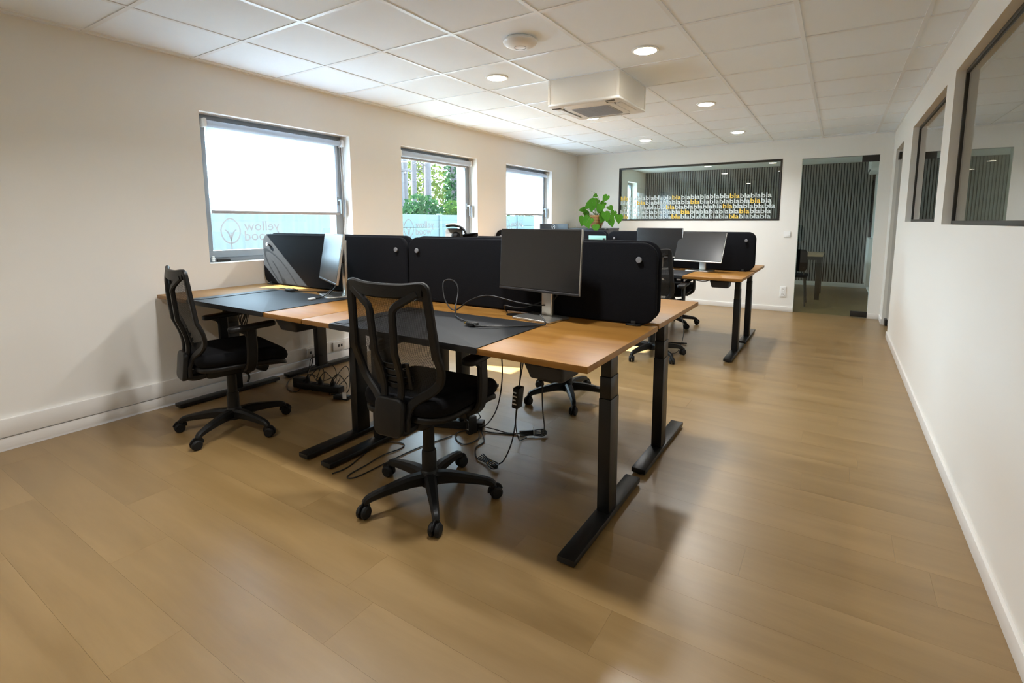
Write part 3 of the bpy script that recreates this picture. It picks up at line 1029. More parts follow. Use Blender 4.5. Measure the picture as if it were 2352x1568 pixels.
# ---- curious white and black object behind the left divider
def hooded_device():
    t = tag(empty('hooded_device', (1.66, 1.36, 0.8025), R(38)), 'white device with a curved black hood, rising behind the black dividers by the middle window', 'device')
    bm = BM()
    slab(bm, 0.20, 0.18, 0.02, 0.04, 0.006, Matrix.Translation((0, 0, 0.011)))
    obj('base', bm, 'dark_plastic', t)
    bm = BM()
    slab(bm, 0.06, 0.05, 0.30, 0.02, 0.006, Matrix.Translation((0, 0.03, 0.16)))
    obj('neck', bm, 'dark_plastic', t)
    bm = BM()
    arc = [(-0.05, 0.0, 0.455), (0.0, 0.0, 0.460), (0.05, 0.0, 0.445), (0.078, 0.0, 0.405), (0.080, 0.0, 0.35), (0.065, 0.0, 0.30)]
    sweep(bm, spline(arc, 6), chamf(0.16, 0.014, 0.005), ref=(0, 0, 1))
    obj('hood', bm, 'dark_plastic', t)
    bm = BM()
    sweep(bm, spline([(-0.052, -0.0, 0.465), (0.0, 0, 0.470), (0.042, 0, 0.458)], 6), chamf(0.165, 0.010, 0.004), ref=(0, 0, 1))
    obj('white_cap', bm, 'white_plastic', t)
    bm = BM()
    slab(bm, 0.115, 0.20, 0.02, 0.02, 0.006, Matrix.Translation((0.0, -0.03, 0.345)) @ Matrix.Rotation(R(72), 4, 'X'))
    obj('white_front', bm, 'white_plastic', t)
    bm = BM()
    lathe(bm, [(0.030, 0.0), (0.024, 0.012), (0.012, 0.020), (0.010, 0.034), (0.0, 0.036)], (0.012, -0.045, 0.39), 16, axis=(0, -1, 0.3))
    obj('dark_nozzle', bm, 'dark_plastic', t)
hooded_device()

bm = B(-0.105, 0.105, -0.003, 0.003, 0.0, 0.058, 0.0015)
xform(bm, Matrix.Rotation(R(6), 4, 'Z'))
o = tag(obj('teal_card', bm, 'teal_card'), 'pale teal card standing up in front of the far left divider', 'card')
tc_ = obj('card_box', B(-0.10, 0.10, 0.004, 0.05, -0.285, 0.03, 0.003), 'dark_plastic', o)
o.location = (1.475, 4.16, 1.066)

# ================================================================== OFFICE CHAIRS
def chair_parts(t, dz=0.0, base_rot=0.0, col='black_plastic', arms=True):
    """faces +y; dz lifts seat and back on the gas column"""
    # star base
    hub = BM()
    lathe(hub, [(0.030, 0.060), (0.044, 0.066), (0.046, 0.115), (0.038, 0.135), (0.033, 0.140)], n=24)
    obj('hub', hub, col, t)
    for k in range(5):
        a = base_rot + 2 * PI * k / 5
        M = Matrix.Rotation(a, 4, 'Z')
        bm = BM()
        pts = [(0.030, 0, 0.098), (0.10, 0, 0.103), (0.20, 0, 0.094), (0.275, 0, 0.082), (0.298, 0, 0.070), (0.303, 0, 0.052)]
        sc = [1.35, 1.2, 0.95, 0.78, 0.70, 0.62]
        pp = spline(pts, 4)
        ss = []
        for i in range(len(pp)):
            q = i / 4
            j = min(int(q), len(sc) - 2)
            ss.append(sc[j] + (sc[j + 1] - sc[j]) * (q - j))
        sweep(bm, pp, chamf(0.042, 0.046, 0.010), ref=(0, 0, 1), scales=ss)
        xform(bm, M)
        lg = obj('leg', bm, col, t)
        # twin-wheel caster, swivelled
        sw = a + 0.7 * math.sin(3 * k + 1.0)
        cs = empty('caster', (0.303 * math.cos(a), 0.303 * math.sin(a), 0), sw, t)
        for s in (-1, 1):
            bm = BM()
            lathe(bm, [(0.006, -0.010), (0.024, -0.010), (0.029, -0.006), (0.029, 0.004), (0.022, 0.011), (0.006, 0.012)], (0.010, s * 0.014, 0.029), 20, axis=(0, s, 0))
            obj('wheel', bm, 'rubber', cs)
        bm = BM()
        sweep(bm, spline([(0.034, 0, 0.036), (0.022, 0, 0.056), (0.0, 0, 0.062), (-0.016, 0, 0.048), (-0.018, 0, 0.030)], 4), chamf(0.026, 0.006, 0.002), ref=(0, 1, 0))
        obj('caster_hood', bm, col, cs)
    bm = BM()
    lathe(bm, [(0.034, 0.130), (0.034, 0.225), (0.031, 0.235), (0.027, 0.236), (0.027, 0.40 + dz)], n=22)
    obj('gas_column', bm, col, t)
    D = Matrix.Translation((0, 0, dz))
    # tilt mechanism and lever
    bm = BM()
    slab(bm, 0.19, 0.26, 0.060, 0.03, 0.012, D @ Matrix.Translation((0, -0.02, 0.395)))
    mech = obj('tilt_mechanism', bm, col, t)
    bm = BM()
    tube(bm, [(0.08, 0.03, 0.39 + dz), (0.16, 0.04, 0.385 + dz), (0.185, 0.045, 0.36 + dz), (0.20, 0.03, 0.335 + dz)], 0.006, 8)
    obj('lever', bm, col, mech)
    bm = BM()
    lathe(bm, [(0.026, 0), (0.030, 0.01), (0.030, 0.05), (0.026, 0.06)], (0.0, 0.155, 0.375 + dz), 16, axis=(0, 1, -0.5))
    obj('tension_knob', bm, col, mech)
    # seat
    def dish(v):
        x, y, z = v
        q = (y + 0.245) / 0.49
        drop = -0.040 * max(0, (q - 0.70) / 0.30) ** 2
        side = 0.010 * (abs(x) / 0.25) ** 2
        taper = 1.0 - 0.07 * (1 - q)
        return (x * taper, y, z + drop + side)
    bm = BM()
    slab(bm, 0.500, 0.485, 0.030, 0.11, 0.012, D @ Matrix.Translation((0, 0.035, 0.438)), 8, dish)
    obj('seat_pan', bm, col, t)
    bm = BM()
    slab(bm, 0.515, 0.500, 0.080, 0.12, 0.036, D @ Matrix.Translation((0, 0.035, 0.488)), 8, dish)
    obj('seat_cushion', bm, 'black_cloth', t)
    # ---- back: depth of the back plane at height z, bowed across
    def by(x, z, off=0.0):
        k = z - 0.45
        base = -0.235 + 0.03 * math.sin(min(1, max(0, k / 0.28)) * PI) - 0.085 * max(0, k - 0.10)
        return base + 0.75 * x * x + off
    def P(x, z, off=0.0):
        return (x, by(x, z, off), z + dz)
    # outer frame as a closed loop (right half then mirrored)
    half = [(0.0, 1.000), (0.10, 1.002), (0.175, 1.010), (0.197, 1.004), (0.203, 0.975), (0.212, 0.86), (0.222, 0.73), (0.224, 0.665), (0.208, 0.605), (0.168, 0.565), (0.120, 0.535), (0.088, 0.505), (0.076, 0.465), (0.072, 0.400)]
    rpts = spline([(x, z, 0) for x, z in half], 4)
    right = [P(v.x, v.y) for v in rpts]
    left = [(-x, y, z) for x, y, z in right]
    bm = BM()
    sweep(bm, left[::-1][:-1] + right, chamf(0.040, 0.022, 0.006), ref=(0, 1, 0))
    fr = obj('back_frame', bm, col, t)
    # top rail, deeper
    bm = BM()
    sweep(bm, [P(x, 0.983 + 0.012 * (x / 0.19) ** 2, -0.004) for x in [-0.188 + 0.376 * k / 16 for k in range(17)]], chamf(0.046, 0.018, 0.006), ref=(0, 1, 0))
    obj('top_rail', bm, col, fr)
    # inner uprights turning out to the top corners
    for s in (-1, 1):
        pts = spline([(s * 0.040, 0.42, 0), (s * 0.045, 0.55, 0), (s * 0.052, 0.70, 0), (s * 0.058, 0.86, 0), (s * 0.064, 0.915, 0), (s * 0.10, 0.945, 0), (s * 0.170, 0.985, 0)], 5)
        bm = BM()
        sweep(bm, [P(v.x, v.y, -0.018 + 0.012 * max(0, (v.y - 0.9) / 0.085)) for v in pts], chamf(0.032, 0.022, 0.006), ref=(0, 1, 0))
        obj('back_upright', bm, col, fr)
    # spine panel at the foot of the back
    bm = BM()
    slab(bm, 0.155, 0.165, 0.030, 0.035, 0.010, Matrix.Translation((0, by(0, 0.47) - 0.020, 0.455 + dz)) @ Matrix.Rotation(R(84), 4, 'X'), 6)
    obj('spine_panel', bm, col, t)
    bm = BM()
    sweep(bm, spline([(0, by(0, 0.42) - 0.015, 0.405 + dz), (0, -0.20, 0.385 + dz), (0, -0.10, 0.395 + dz)], 5), chamf(0.13, 0.040, 0.010), ref=(0, 0, 1))
    obj('back_bracket', bm, col, t)
    # net stretched over the frame
    bm = BM()
    rows = []
    for q in range(25):
        z = 0.535 + (0.995 - 0.535) * q / 24
        hw = 0.0
        for (xa, za), (xb, zb) in zip(half[:-1], half[1:]):
            if zb <= z <= za:
                hw = max(hw, xa + (xb - xa) * (za - z) / (za - zb))
        if z > 0.98:
            hw = 0.195
        rows.append([bm.verts.new(P(-hw + 2 * hw * c / 16, z, 0.012)) for c in range(17)])
    for a, b in zip(rows[:-1], rows[1:]):
        for c in range(16):
            bm.faces.new((a[c], a[c + 1], b[c + 1], b[c]))
    net = obj('net', bm, 'chair_net', t)
    # lumbar support: four curved strips
    for k in range(4):
        z = 0.590 + k * 0.030
        ww_ = 0.098 - 0.008 * abs(k - 1)
        bm = BM()
        sweep(bm, [P(-ww_ + 2 * ww_ * c / 12, z - 0.012 * (1 - (2 * c / 12 - 1) ** 2), -0.004) for c in range(13)], chamf(0.021, 0.007, 0.002), ref=(0, 1, 0))
        obj('lumbar_strip', bm, col, net)
    for s in (-1, 1):
        bm = BM()
        sweep(bm, [P(s * 0.086, 0.575, -0.006), P(s * 0.088, 0.69, -0.006)], chamf(0.018, 0.008, 0.002), ref=(0, 1, 0))
        obj('lumbar_end', bm, col, net)
    # arms
    if arms:
        for s in (-1, 1):
            bm = BM()
            pts = spline([(s * 0.12, 0.035, 0.410), (s * 0.215, 0.035, 0.415), (s * 0.262, 0.040, 0.455), (s * 0.272, 0.045, 0.54), (s * 0.270, 0.045, 0.64), (s * 0.270, 0.045, 0.665)], 5)
            sc_ = [1.0] * len(pts)
            sweep(bm, [Vector(p) + Vector((0, 0, dz)) for p in pts], chamf(0.060, 0.026, 0.008), ref=(s, 0, 0.05))
            ar = obj('armrest', bm, col, t)
            bm = BM()
            slab(bm, 0.072, 0.255, 0.028, 0.030, 0.009, D @ Matrix.Translation((s * 0.266, 0.055, 0.680)) @ Matrix.Rotation(R(3), 4, 'X'))
            obj('arm_pad', bm, col, ar)
            bm = BM()
            sweep(bm, spline([(s * 0.268, -0.01, 0.668 + dz), (s * 0.270, 0.02, 0.650 + dz), (s * 0.271, 0.045, 0.60 + dz)], 4), chamf(0.034, 0.02, 0.006), ref=(s, 0, 0.02))
            obj('arm_gusset', bm, col, ar)

def chair(x, y, head, dz, base_rot, label):
    """head: direction faced, degrees from +x"""
    t = tag(empty('office_chair', (x, y, 0), R(head - 90)), label, 'chair', 'black mesh office chairs on five-star bases')
    chair_parts(t, dz, R(base_rot) - R(head - 90))
    return t
chair(2.302, 0.385, 94, 0.026, -114.5, 'nearest black mesh office chair, its open-framed back towards the camera')
chair(0.715, 0.327, 78, 0.000, -137.0, 'black mesh office chair at the left, seen from the side by the wall')
chair(2.255, 1.90, 268, 0.0, -127.0, 'office chair behind the nearest desk, only its wheeled star base showing below the desk')
chair(2.400, 3.390, 92, 0.020, -108.0, 'black office chair between the desk groups, its back showing right of the big divider')
chair(2.150, 4.98, 268, 0.000, -42.0, 'farthest office chair, seat and wheels showing beyond the far desk')

# ================================================================== WALL FITTINGS
def socket_left(y, z, label, dark):
    t = tag(empty('wall_socket', (XL + 0.022, y, z)), label, 'socket')
    bm = BM()
    slab(bm, 0.125, 0.078, 0.014, 0.006, 0.003, Matrix.Translation((0.007, 0, 0)) @ Matrix.Rotation(PI / 2, 4, 'Z') @ Matrix.Rotation(PI / 2, 4, 'X'))
    obj('plate', bm, 'white_plastic', t)
    for s in dark:
        obj('port', B(0.0125, 0.0155, s - 0.010, s + 0.010, -0.012, 0.014, 0.001), 'socket_dark', t)
    return t
socket_left(1.42, 0.135, 'white wall socket on the trunking with black plugs below the left desks', (0.022, -0.028))
socket_left(1.69, 0.135, 'white data socket on the trunking beside the desk leg', (0.0, 0.030))
t = tag(empty('light_switch', (3.247, YF, 1.107)), 'white light switch on the far wall left of the glass door', 'switch')
bm = BM()
slab(bm, 0.090, 0.082, 0.010, 0.006, 0.002, Matrix.Translation((0, -0.005, 0)) @ Matrix.Rotation(PI / 2, 4, 'X'))
obj('plate', bm, 'white_plastic', t)
bm = BM()
slab(bm, 0.052, 0.052, 0.006, 0.004, 0.001, Matrix.Translation((0.012, -0.012, 0)) @ Matrix.Rotation(PI / 2, 4, 'X'))
obj('rocker', bm, 'white_plastic', t)
t = tag(empty('power_socket', (3.238, YF, 0.285)), 'white double power socket low on the far wall beside the glass door', 'socket')
bm = BM()
slab(bm, 0.082, 0.150, 0.010, 0.006, 0.002, Matrix.Translation((0, -0.005, 0)) @ Matrix.Rotation(PI / 2, 4, 'X'))
obj('plate', bm, 'white_plastic', t)
for s in (-1, 1):
    bm = BM()
    lathe(bm, [(0.024, 0.0), (0.025, 0.003), (0.021, 0.004), (0.019, 0.001), (0.0, 0.001)], (0, -0.010, s * 0.036), 24, axis=(0, -1, 0))
    so = obj('outlet', bm, 'white_plastic', t)
    for q in (-1, 1):
        bm = BM()
        cyl(bm, 0.0035, 0.0035, (q * 0.009, -0.0105, s * 0.036), (q * 0.009, -0.0135, s * 0.036), 8)
        obj('pin_hole', bm, 'socket_dark', so)

# ================================================================== CABINET AND PLANT
def cabinet():
    t = tag(empty('cabinet', (0.40, 6.34, 0)), 'dark grey office cabinet in the far left corner under the plant', 'cabinet')
    obj('body', B(-0.40, 0.40, -0.22, 0.225, 0.03, 1.16, 0.003), 'cabinet_dark', t)
    obj('top', B(-0.405, 0.405, -0.235, 0.228, 1.16, 1.180, 0.003), 'cabinet_dark', t)
    obj('plinth', B(-0.38, 0.38, -0.20, 0.21, 0.0, 0.03), 'dark_plastic', t)
    for s in (-1, 1):
        dd = obj('door', B(min(s * 0.004, s * 0.392), max(s * 0.004, s * 0.392), -0.238, -0.221, 0.04, 1.150, 0.002), 'cabinet_dark', t)
        obj('door_handle', B(s * 0.04 - 0.006, s * 0.04 + 0.006, -0.262, -0.238, 0.62, 0.78, 0.002), 'silver', dd)
    obj('lock', B(0.34, 0.37, -0.2365, -0.2355, 1.165, 1.175), 'silver', t)
cabinet()

def heart_leaf(L_, W_):
    """pothos-like leaf, tip at +y, folded along the midrib"""
    outline = [(0.00, 0.10), (0.10, -0.02), (0.26, -0.04), (0.40, 0.06), (0.48, 0.24), (0.44, 0.46), (0.30, 0.68), (0.14, 0.88), (0.0, 1.04)]
    bm = BM()
    mid = []
    for k in range(9):
        q = k / 8
        mid.append(bm.verts.new((0, (0.10 + 0.94 * q) * L_, -0.16 * L_ * (q - 0.2) ** 2)))
    for s in (-1, 1):
        ed = []
        for k, (x, yy) in enumerate(outline):
            if k in (0, 8):
                ed.append(mid[k])
            else:
                ed.append(bm.verts.new((s * x * W_, yy * L_, 0.10 * abs(x) * W_ - 0.16 * L_ * (yy - 0.25) ** 2 + 0.012 * L_ * math.sin(k * 2.1))))
        for k in range(8):
            vs = [mid[k], mid[k + 1], ed[k + 1], ed[k]]
            u = []
            for v in vs:
                if v not in u:
                    u.append(v)
            if len(u) >= 3:
                bm.faces.new(u if s > 0 else u[::-1])
    me = finish(bm, 80)
    me.materials.append(MATS['leaf_house'])
    return me

def plant():
    px, py, pz = 0.538, 6.245, 1.1805
    t = tag(empty('potted_plant', (px, py, pz)), 'leafy green trailing plant in a woven terracotta pot on the corner cabinet', 'plant')
    bm = BM()
    lathe(bm, [(0.070, 0.0), (0.078, 0.01), (0.112, 0.10), (0.118, 0.20), (0.112, 0.205), (0.104, 0.18)], n=28)
    pot = obj('pot', bm, 'pot_clay', t)
    for k in range(9):
        z = 0.022 + k * 0.021
        r = 0.082 + (0.114 - 0.080) * min(1, z / 0.10) + 0.003
        bm = BM()
        sweep(bm, [(r * math.cos(2 * PI * i / 28), r * math.sin(2 * PI * i / 28), z) for i in range(28)], chamf(0.006, 0.009, 0.002), ref=(0, 0, 1), loop=True)
        obj('pot_coil', bm, 'pot_band' if k % 2 else 'pot_clay', pot)
    bm = BM()
    lathe(bm, [(0.106, 0.175), (0.05, 0.185), (0.0, 0.187)], n=20)
    obj('soil', bm, 'soil', pot)
    leaf = heart_leaf(0.135, 0.125)
    # leaf spots: image-plane offsets in metres about the pot (x right, z up), depth towards the viewer, roll, size
    spots = [(0.145, 0.385, 0.00, 150, 1.0), (-0.020, 0.420, 0.02, 110, 0.55), (-0.070, 0.315, 0.03, 100, 1.15), (-0.205, 0.195, 0.02, 95, 0.95),
             (-0.13, 0.25, 0.06, 130, 0.9), (-0.07, 0.235, 0.05, 175, 1.0), (0.065, 0.235, 0.10, 170, 1.1), (0.215, 0.225, -0.02, -150, 0.85),
             (0.145, 0.105, 0.12, 185, 1.35), (-0.215, 0.035, 0.10, 170, 1.2), (-0.150, -0.02, 0.235, 200, 1.1), (-0.085, 0.03, 0.16, 165, 0.8),
             (-0.005, -0.085, 0.245, 185, 1.0), (0.10, 0.07, 0.13, 160, 1.1), (0.215, 0.045, 0.08, 200, 1.2), (0.235, 0.00, 0.10, 195, 1.0),
             (0.355, 0.065, 0.02, 175, 1.15), (-0.15, 0.06, 0.10, 150, 0.9), (0.05, 0.19, 0.11, 200, 1.0), (0.10, 0.29, -0.05, 140, 0.9),
             (-0.02, 0.28, -0.06, 200, 0.95), (-0.16, 0.13, -0.02, 210, 0.9), (0.27, 0.14, -0.05, 160, 0.9), (0.00, 0.34, -0.10, 130, 0.9)]
    vd = Vector((3.859 - px, -1.266 - py, 0)).normalized()
    rd = Vector((vd.y, -vd.x, 0)) * -1
    rd = Vector((-vd.y, vd.x, 0))
    for k, (u, v, dpt, roll, s) in enumerate(spots):
        c = rd * u + Vector((0, 0, v + 0.10)) + vd * dpt
        yaw = math.atan2(vd.y, vd.x) + R(90)
        M = Matrix.Translation(c) @ Matrix.Rotation(yaw + R(random.uniform(-25, 25)), 4, 'Z') @ Matrix.Rotation(R(90 - random.uniform(10, 40)), 4, 'X') @ Matrix.Rotation(R(roll), 4, 'Z') @ Matrix.Scale(s, 4) @ Matrix.Translation((0, -0.05, 0))
        lf = link('leaf', leaf, t)
        lf.matrix_local = M
        root = Vector((0.03 * math.cos(k * 2.4), 0.03 * math.sin(k * 2.4), 0.18))
        midp = (root + c) / 2 + Vector((0, 0, 0.06)) + Vector((c.x, c.y, 0)) * 0.1
        bm = BM()
        tube(bm, [root, midp, c + Vector((0, 0, 0.004))], 0.0028, 6, 6)
        obj('stem', bm, 'stem_green', t)
    bm = BM()
    tube(bm, [(0, 0, 0.18), rd * 0.03 + Vector((0, 0, 0.45)), rd * -0.03 + Vector((0, 0, 0.56)), rd * -0.09 + Vector((0, 0, 0.585))], 0.0022, 6, 6)
    obj('vine_tip', bm, 'stem_green', t)
plant()

# ================================================================== CABLES AND POWER STRIPS
def cable(pts, label, r=0.0032, m='cable_black', name='cable', sm=8):
    bm = BM()
    tube(bm, pts, r, 8, sm)
    return tag(obj(name, bm, m), label, 'cable')
z1 = 0.7955
c1 = cable([(2.62, 1.000, 0.99), (2.60, 0.985, 0.90), (2.50, 0.965, 0.845), (2.42, 0.94, 0.835), (2.36, 0.93, 0.84), (2.355, 0.965, 0.797)], 'black cable from the dark monitor down into the desk grommet', 0.0036)
c2 = cable([(2.66, 0.985, 0.92), (2.60, 0.97, 0.86), (2.48, 0.90, 0.870), (2.33, 0.83, 0.905), (2.21, 0.82, 0.870), (2.12, 0.80, 0.812), (2.02, 0.84, 0.86), (1.96, 0.90, 0.945), (2.02, 0.91, 0.958), (2.10, 0.86, 0.92), (2.16, 0.76, 0.815), (2.27, 0.66, 0.806), (2.40, 0.60, 0.806)], 'loose black looped video cable on the nearest desk, leading to a gold plug', 0.0036)
obj('plug_body', xform(B(-0.045, 0.0, -0.011, 0.011, -0.007, 0.007, 0.003), Matrix.Translation((2.40, 0.60, 0.808)) @ Matrix.Rotation(R(155), 4, 'Z')), 'cable_black', c2)
c3 = cable([(2.66, 0.80, 0.840), (2.71, 0.76, 0.806), (2.66, 0.69, 0.806), (2.56, 0.605, 0.806), (2.47, 0.555, 0.808), (2.44, 0.56, 0.810)], 'short black cable with a gold connector lying on the nearest desk pad', 0.0038)
obj('connector_body', xform(B(-0.052, 0.0, -0.012, 0.012, -0.007, 0.007, 0.003), Matrix.Translation((2.445, 0.558, 0.812)) @ Matrix.Rotation(R(-12), 4, 'Z')), 'cable_black', c3)
obj('connector_tip', xform(B(-0.068, -0.050, -0.009, 0.009, -0.005, 0.005, 0.001), Matrix.Translation((2.445, 0.558, 0.812)) @ Matrix.Rotation(R(-12), 4, 'Z')), 'gold_plug', c3)
c4 = cable([(1.07, 0.90, 0.95), (1.04, 0.87, 0.86), (1.00, 0.85, 0.806), (1.05, 0.90, 0.803), (1.15, 0.96, 0.803), (1.10, 1.00, 0.803), (0.98, 0.96, 0.803), (0.85, 0.95, 0.803)], 'tangled black cable around the stand of the edge-on monitor', 0.0034)
c5 = cable([(1.05, 0.86, 0.90), (1.06, 0.80, 0.83), (1.07, 0.735, 0.806), (1.075, 0.68, 0.805)], 'black cable with a white plug at the foot of the edge-on monitor', 0.0034)
obj('plug_body', xform(B(-0.010, 0.010, -0.045, 0.0, -0.006, 0.006, 0.002), Matrix.Translation((1.075, 0.685, 0.806))), 'white_plug', c5)
c6 = cable([(0.93, 0.97, 0.803), (0.82, 0.93, 0.802), (0.70, 0.86, 0.802), (0.62, 0.84, 0.805)], 'thin black cable to the small hub at the back of the left desk pad', 0.003)
t = tag(empty('usb_hub', (0.60, 0.825, 0.8018), R(-12)), 'small black hub with short plugs at the back edge of the left desk pad', 'hub')
obj('hub_body', B(-0.05, 0.05, -0.018, 0.018, 0, 0.014, 0.003), 'dark_plastic', t)
for k in range(3):
    obj('plug', B(-0.035 + k * 0.03, -0.02 + k * 0.03, 0.018, 0.040, 0.002, 0.012, 0.002), 'rubber', t)
bm = BM()
tube(bm, [(-0.05, 0, 0.006), (-0.10, 0.01, 0.006), (-0.17, -0.01, 0.006)], 0.003, 8)
obj('lead', bm, 'cable_black', t)

# power strip boxes and cable tangles under the desks
def strip(x, y, rz, n, label):
    t = tag(empty('power_strip', (x, y, 0), R(rz)), label, 'power strip', 'black power strips on the floor')
    L_ = 0.06 * n + 0.10
    obj('strip_body', B(-L_ / 2, L_ / 2, -0.034, 0.034, 0.002, 0.052, 0.006), 'black_plastic', t)
    for k in range(n):
        x_ = -L_ / 2 + 0.08 + k * 0.06
        bm = BM()
        lathe(bm, [(0.022, 0.0), (0.022, 0.003), (0.018, 0.004), (0.016, 0.001), (0, 0.001)], (x_, 0, 0.051), 18)
        obj('outlet', bm, 'dark_plastic', t)
        if k % 2 == 0:
            bm = BM()
            lathe(bm, [(0.017, 0.0), (0.018, 0.02), (0.012, 0.034), (0.006, 0.05), (0.0, 0.052)], (x_, 0, 0.053), 14)
            obj('plug', bm, 'rubber', t)
            bm = BM()
            q_ = 0.02 * math.sin(5.1 * k + n)
            tube(bm, [(x_, 0, 0.10), (x_ + 0.02 + q_, 0.01, 0.13 + q_), (x_ + 0.05 - q_, 0.03, 0.12 + 1.5 * q_), (x_ + 0.06 + 2 * q_, 0.07, 0.05), (x_ + 0.05 - q_, 0.10, 0.005)], 0.0032, 8)
            obj('plug_lead', bm, 'cable_black', t)
    return t
strip(0.56, 1.055, 12, 5, 'black power strip full of plugs on the floor under the left desks')
strip(1.90, 1.075, 22, 4, 'black power strip on the floor under the nearest desk')
t = tag(empty('power_adapter', (0.36, 1.03, 0), R(12)), 'black box-shaped power adapter on the floor left of the plug-filled strip', 'adapter')
obj('case', B(-0.055, 0.055, -0.035, 0.035, 0, 0.075, 0.008), 'black_plastic', t)
bm = BM()
tube(bm, [(0, 0.035, 0.05), (0.02, 0.09, 0.08), (0.05, 0.10, 0.03), (0.10, 0.08, 0.006)], 0.003, 8)
obj('lead', bm, 'cable_black', t)
t = tag(empty('power_adapter', (0.86, 1.02, 0), R(20)), 'flat black adapter with a white tag at the right end of the plug-filled strip', 'adapter')
obj('case', B(-0.06, 0.06, -0.025, 0.025, 0, 0.030, 0.006), 'black_plastic', t)
obj('white_tag', B(0.02, 0.05, -0.028, -0.024, 0.012, 0.06, 0.001), 'white_plug', t)
t = tag(empty('power_adapter', (2.03, 1.05, 0), R(75)), 'black adapter block with white print standing beside the strip under the nearest desk', 'adapter')
obj('case', B(-0.03, 0.03, -0.018, 0.018, 0, 0.11, 0.006), 'black_plastic', t)
for k in range(4):
    obj('print_line', B(-0.031, -0.0302, -0.010, 0.008 - 0.004 * (k % 2), 0.03 + k * 0.018, 0.036 + k * 0.018), 'logo_white', t, smooth=0)
cable([(0.10, 1.42, 0.125), (0.02, 1.36, 0.10), (0.05, 1.30, 0.02), (0.12, 1.10, 0.006), (0.25, 0.98, 0.005), (0.36, 0.92, 0.005), (0.44, 0.93, 0.005), (0.40, 0.99, 0.006), (0.30, 1.00, 0.010)], 'thin black cable running from the wall socket along the floor in a small loop', 0.0034)
cable([(-0.02, 1.45, 0.13), (0.02, 1.42, 0.22), (0.04, 1.38, 0.50), (0.06, 1.36, 0.77)], 'black cable hanging from the left desks down to the wall socket', 0.003)
cable([(-0.01, 1.40, 0.12), (0.03, 1.36, 0.06), (0.10, 1.28, 0.03), (0.25, 1.15, 0.01), (0.38, 1.09, 0.03)], 'thick black mains cable from the wall socket to the plug-filled strip', 0.0045)
for k in range(5):
    xa = 0.42 + 0.09 * k
    ja, jb = 0.03 * math.sin(3.7 * k + 1), 0.05 * math.sin(2.3 * k)
    cable([(xa, 1.06, 0.08), (xa + 0.02 + ja, 1.12 + 0.02 * k, 0.15 + jb), (xa + 0.07 - ja, 1.16, 0.11 + jb), (xa + 0.10 + jb, 1.10, 0.02), (xa + 0.06 + 2 * ja, 1.00 + 0.01 * k, 0.006)],
          ['arched black lead at the left end of the plug-filled strip', 'second arched black lead over the plug-filled strip', 'middle arched black lead over the plug-filled strip', 'fourth arched black lead over the plug-filled strip', 'arched black lead at the right end of the plug-filled strip'][k], 0.003)
cable([(1.20, 0.62, 0.765), (1.19, 0.60, 0.70), (1.16, 0.58, 0.69), (1.15, 0.60, 0.74), (1.18, 0.62, 0.765)], 'short cable bend hanging below the left front desk beside the control box', 0.003)
for k, dx in enumerate((0.0, 0.018, 0.034)):
    cable([(0.78 + dx, 0.40, 0.767), (0.75 + dx, 0.38, 0.72 - 0.02 * k), (0.78 + dx, 0.37, 0.67 - 0.02 * k), (0.81 + dx, 0.38, 0.70), (0.79 + dx, 0.40, 0.765)],
          ['left loop of the cable bundle hanging under the left front desk', 'middle loop of the cable bundle hanging under the left front desk', 'right loop of the cable bundle hanging under the left front desk'][k], 0.0032)
# loop on the floor between the front desk feet
cable([(1.735, 0.272, 0.004), (1.745, 0.36, 0.004), (1.70, 0.50, 0.004), (1.66, 0.62, 0.004), (1.72, 0.70, 0.004), (1.795, 0.715, 0.004), (1.82, 0.66, 0.004), (1.80, 0.55, 0.006), (1.81, 0.42, 0.004), (1.815, 0.32, 0.004), (1.84, 0.285, 0.004), (1.87, 0.33, 0.004), (1.88, 0.50, 0.004), (1.89, 0.65, 0.004), (1.91, 0.77, 0.004), (1.96, 0.95, 0.004)], 'thin black cable looped on the floor beside the front desk foot', 0.0032)
# hanging leads under the nearest desk
adx, ady = 2.640, 0.62
cable([(2.690, 0.62, 0.765), (2.675, 0.62, 0.65), (2.652, 0.62, 0.535)], 'thin lead hanging from the nearest desk to the dangling adapter', 0.0028)
t = tag(empty('power_adapter', (2.640, 0.62, 0.43)), 'slim black power adapter dangling on its lead under the nearest desk', 'adapter')
obj('case', xform(B(-0.016, 0.016, -0.024, 0.024, 0, 0.10, 0.004), Matrix.Rotation(R(6), 4, 'Y')), 'black_plastic', t)
for k in range(4):
    obj('print_line', xform(B(-0.012, 0.010 - 0.006 * (k % 2), -0.0252, -0.0243, 0.02 + k * 0.018, 0.026 + k * 0.018), Matrix.Rotation(R(6), 4, 'Y')), 'logo_white', t, smooth=0)
cable([(2.638, 0.62, 0.430), (2.62, 0.64, 0.36), (2.52, 0.80, 0.22), (2.42, 0.98, 0.08), (2.35, 1.10, 0.010), (2.36, 1.16, 0.008)], 'thin lead running from the dangling adapter to the cable bundle on the floor', 0.0030)
cable([(2.775, 0.62, 0.768), (2.77, 0.63, 0.60), (2.72, 0.72, 0.42), (2.60, 0.95, 0.20), (2.44, 1.20, 0.03), (2.41, 1.24, 0.010)], 'black lead hanging from the nearest desk, right of the dangling adapter', 0.0032)
cable([(2.64, 0.66, 0.768), (2.63, 0.67, 0.60), (2.59, 0.70, 0.40), (2.53, 0.75, 0.20), (2.45, 0.79, 0.05), (2.40, 0.79, 0.008)], 'black lead dropping beside the near chair to the tied bundle on the floor', 0.0034)
cable([(2.56, 0.60, 0.768), (2.53, 0.66, 0.55), (2.40, 0.80, 0.32), (2.20, 0.98, 0.12), (2.08, 1.06, 0.05)], 'black lead sloping from the nearest desk to its power strip', 0.0034)
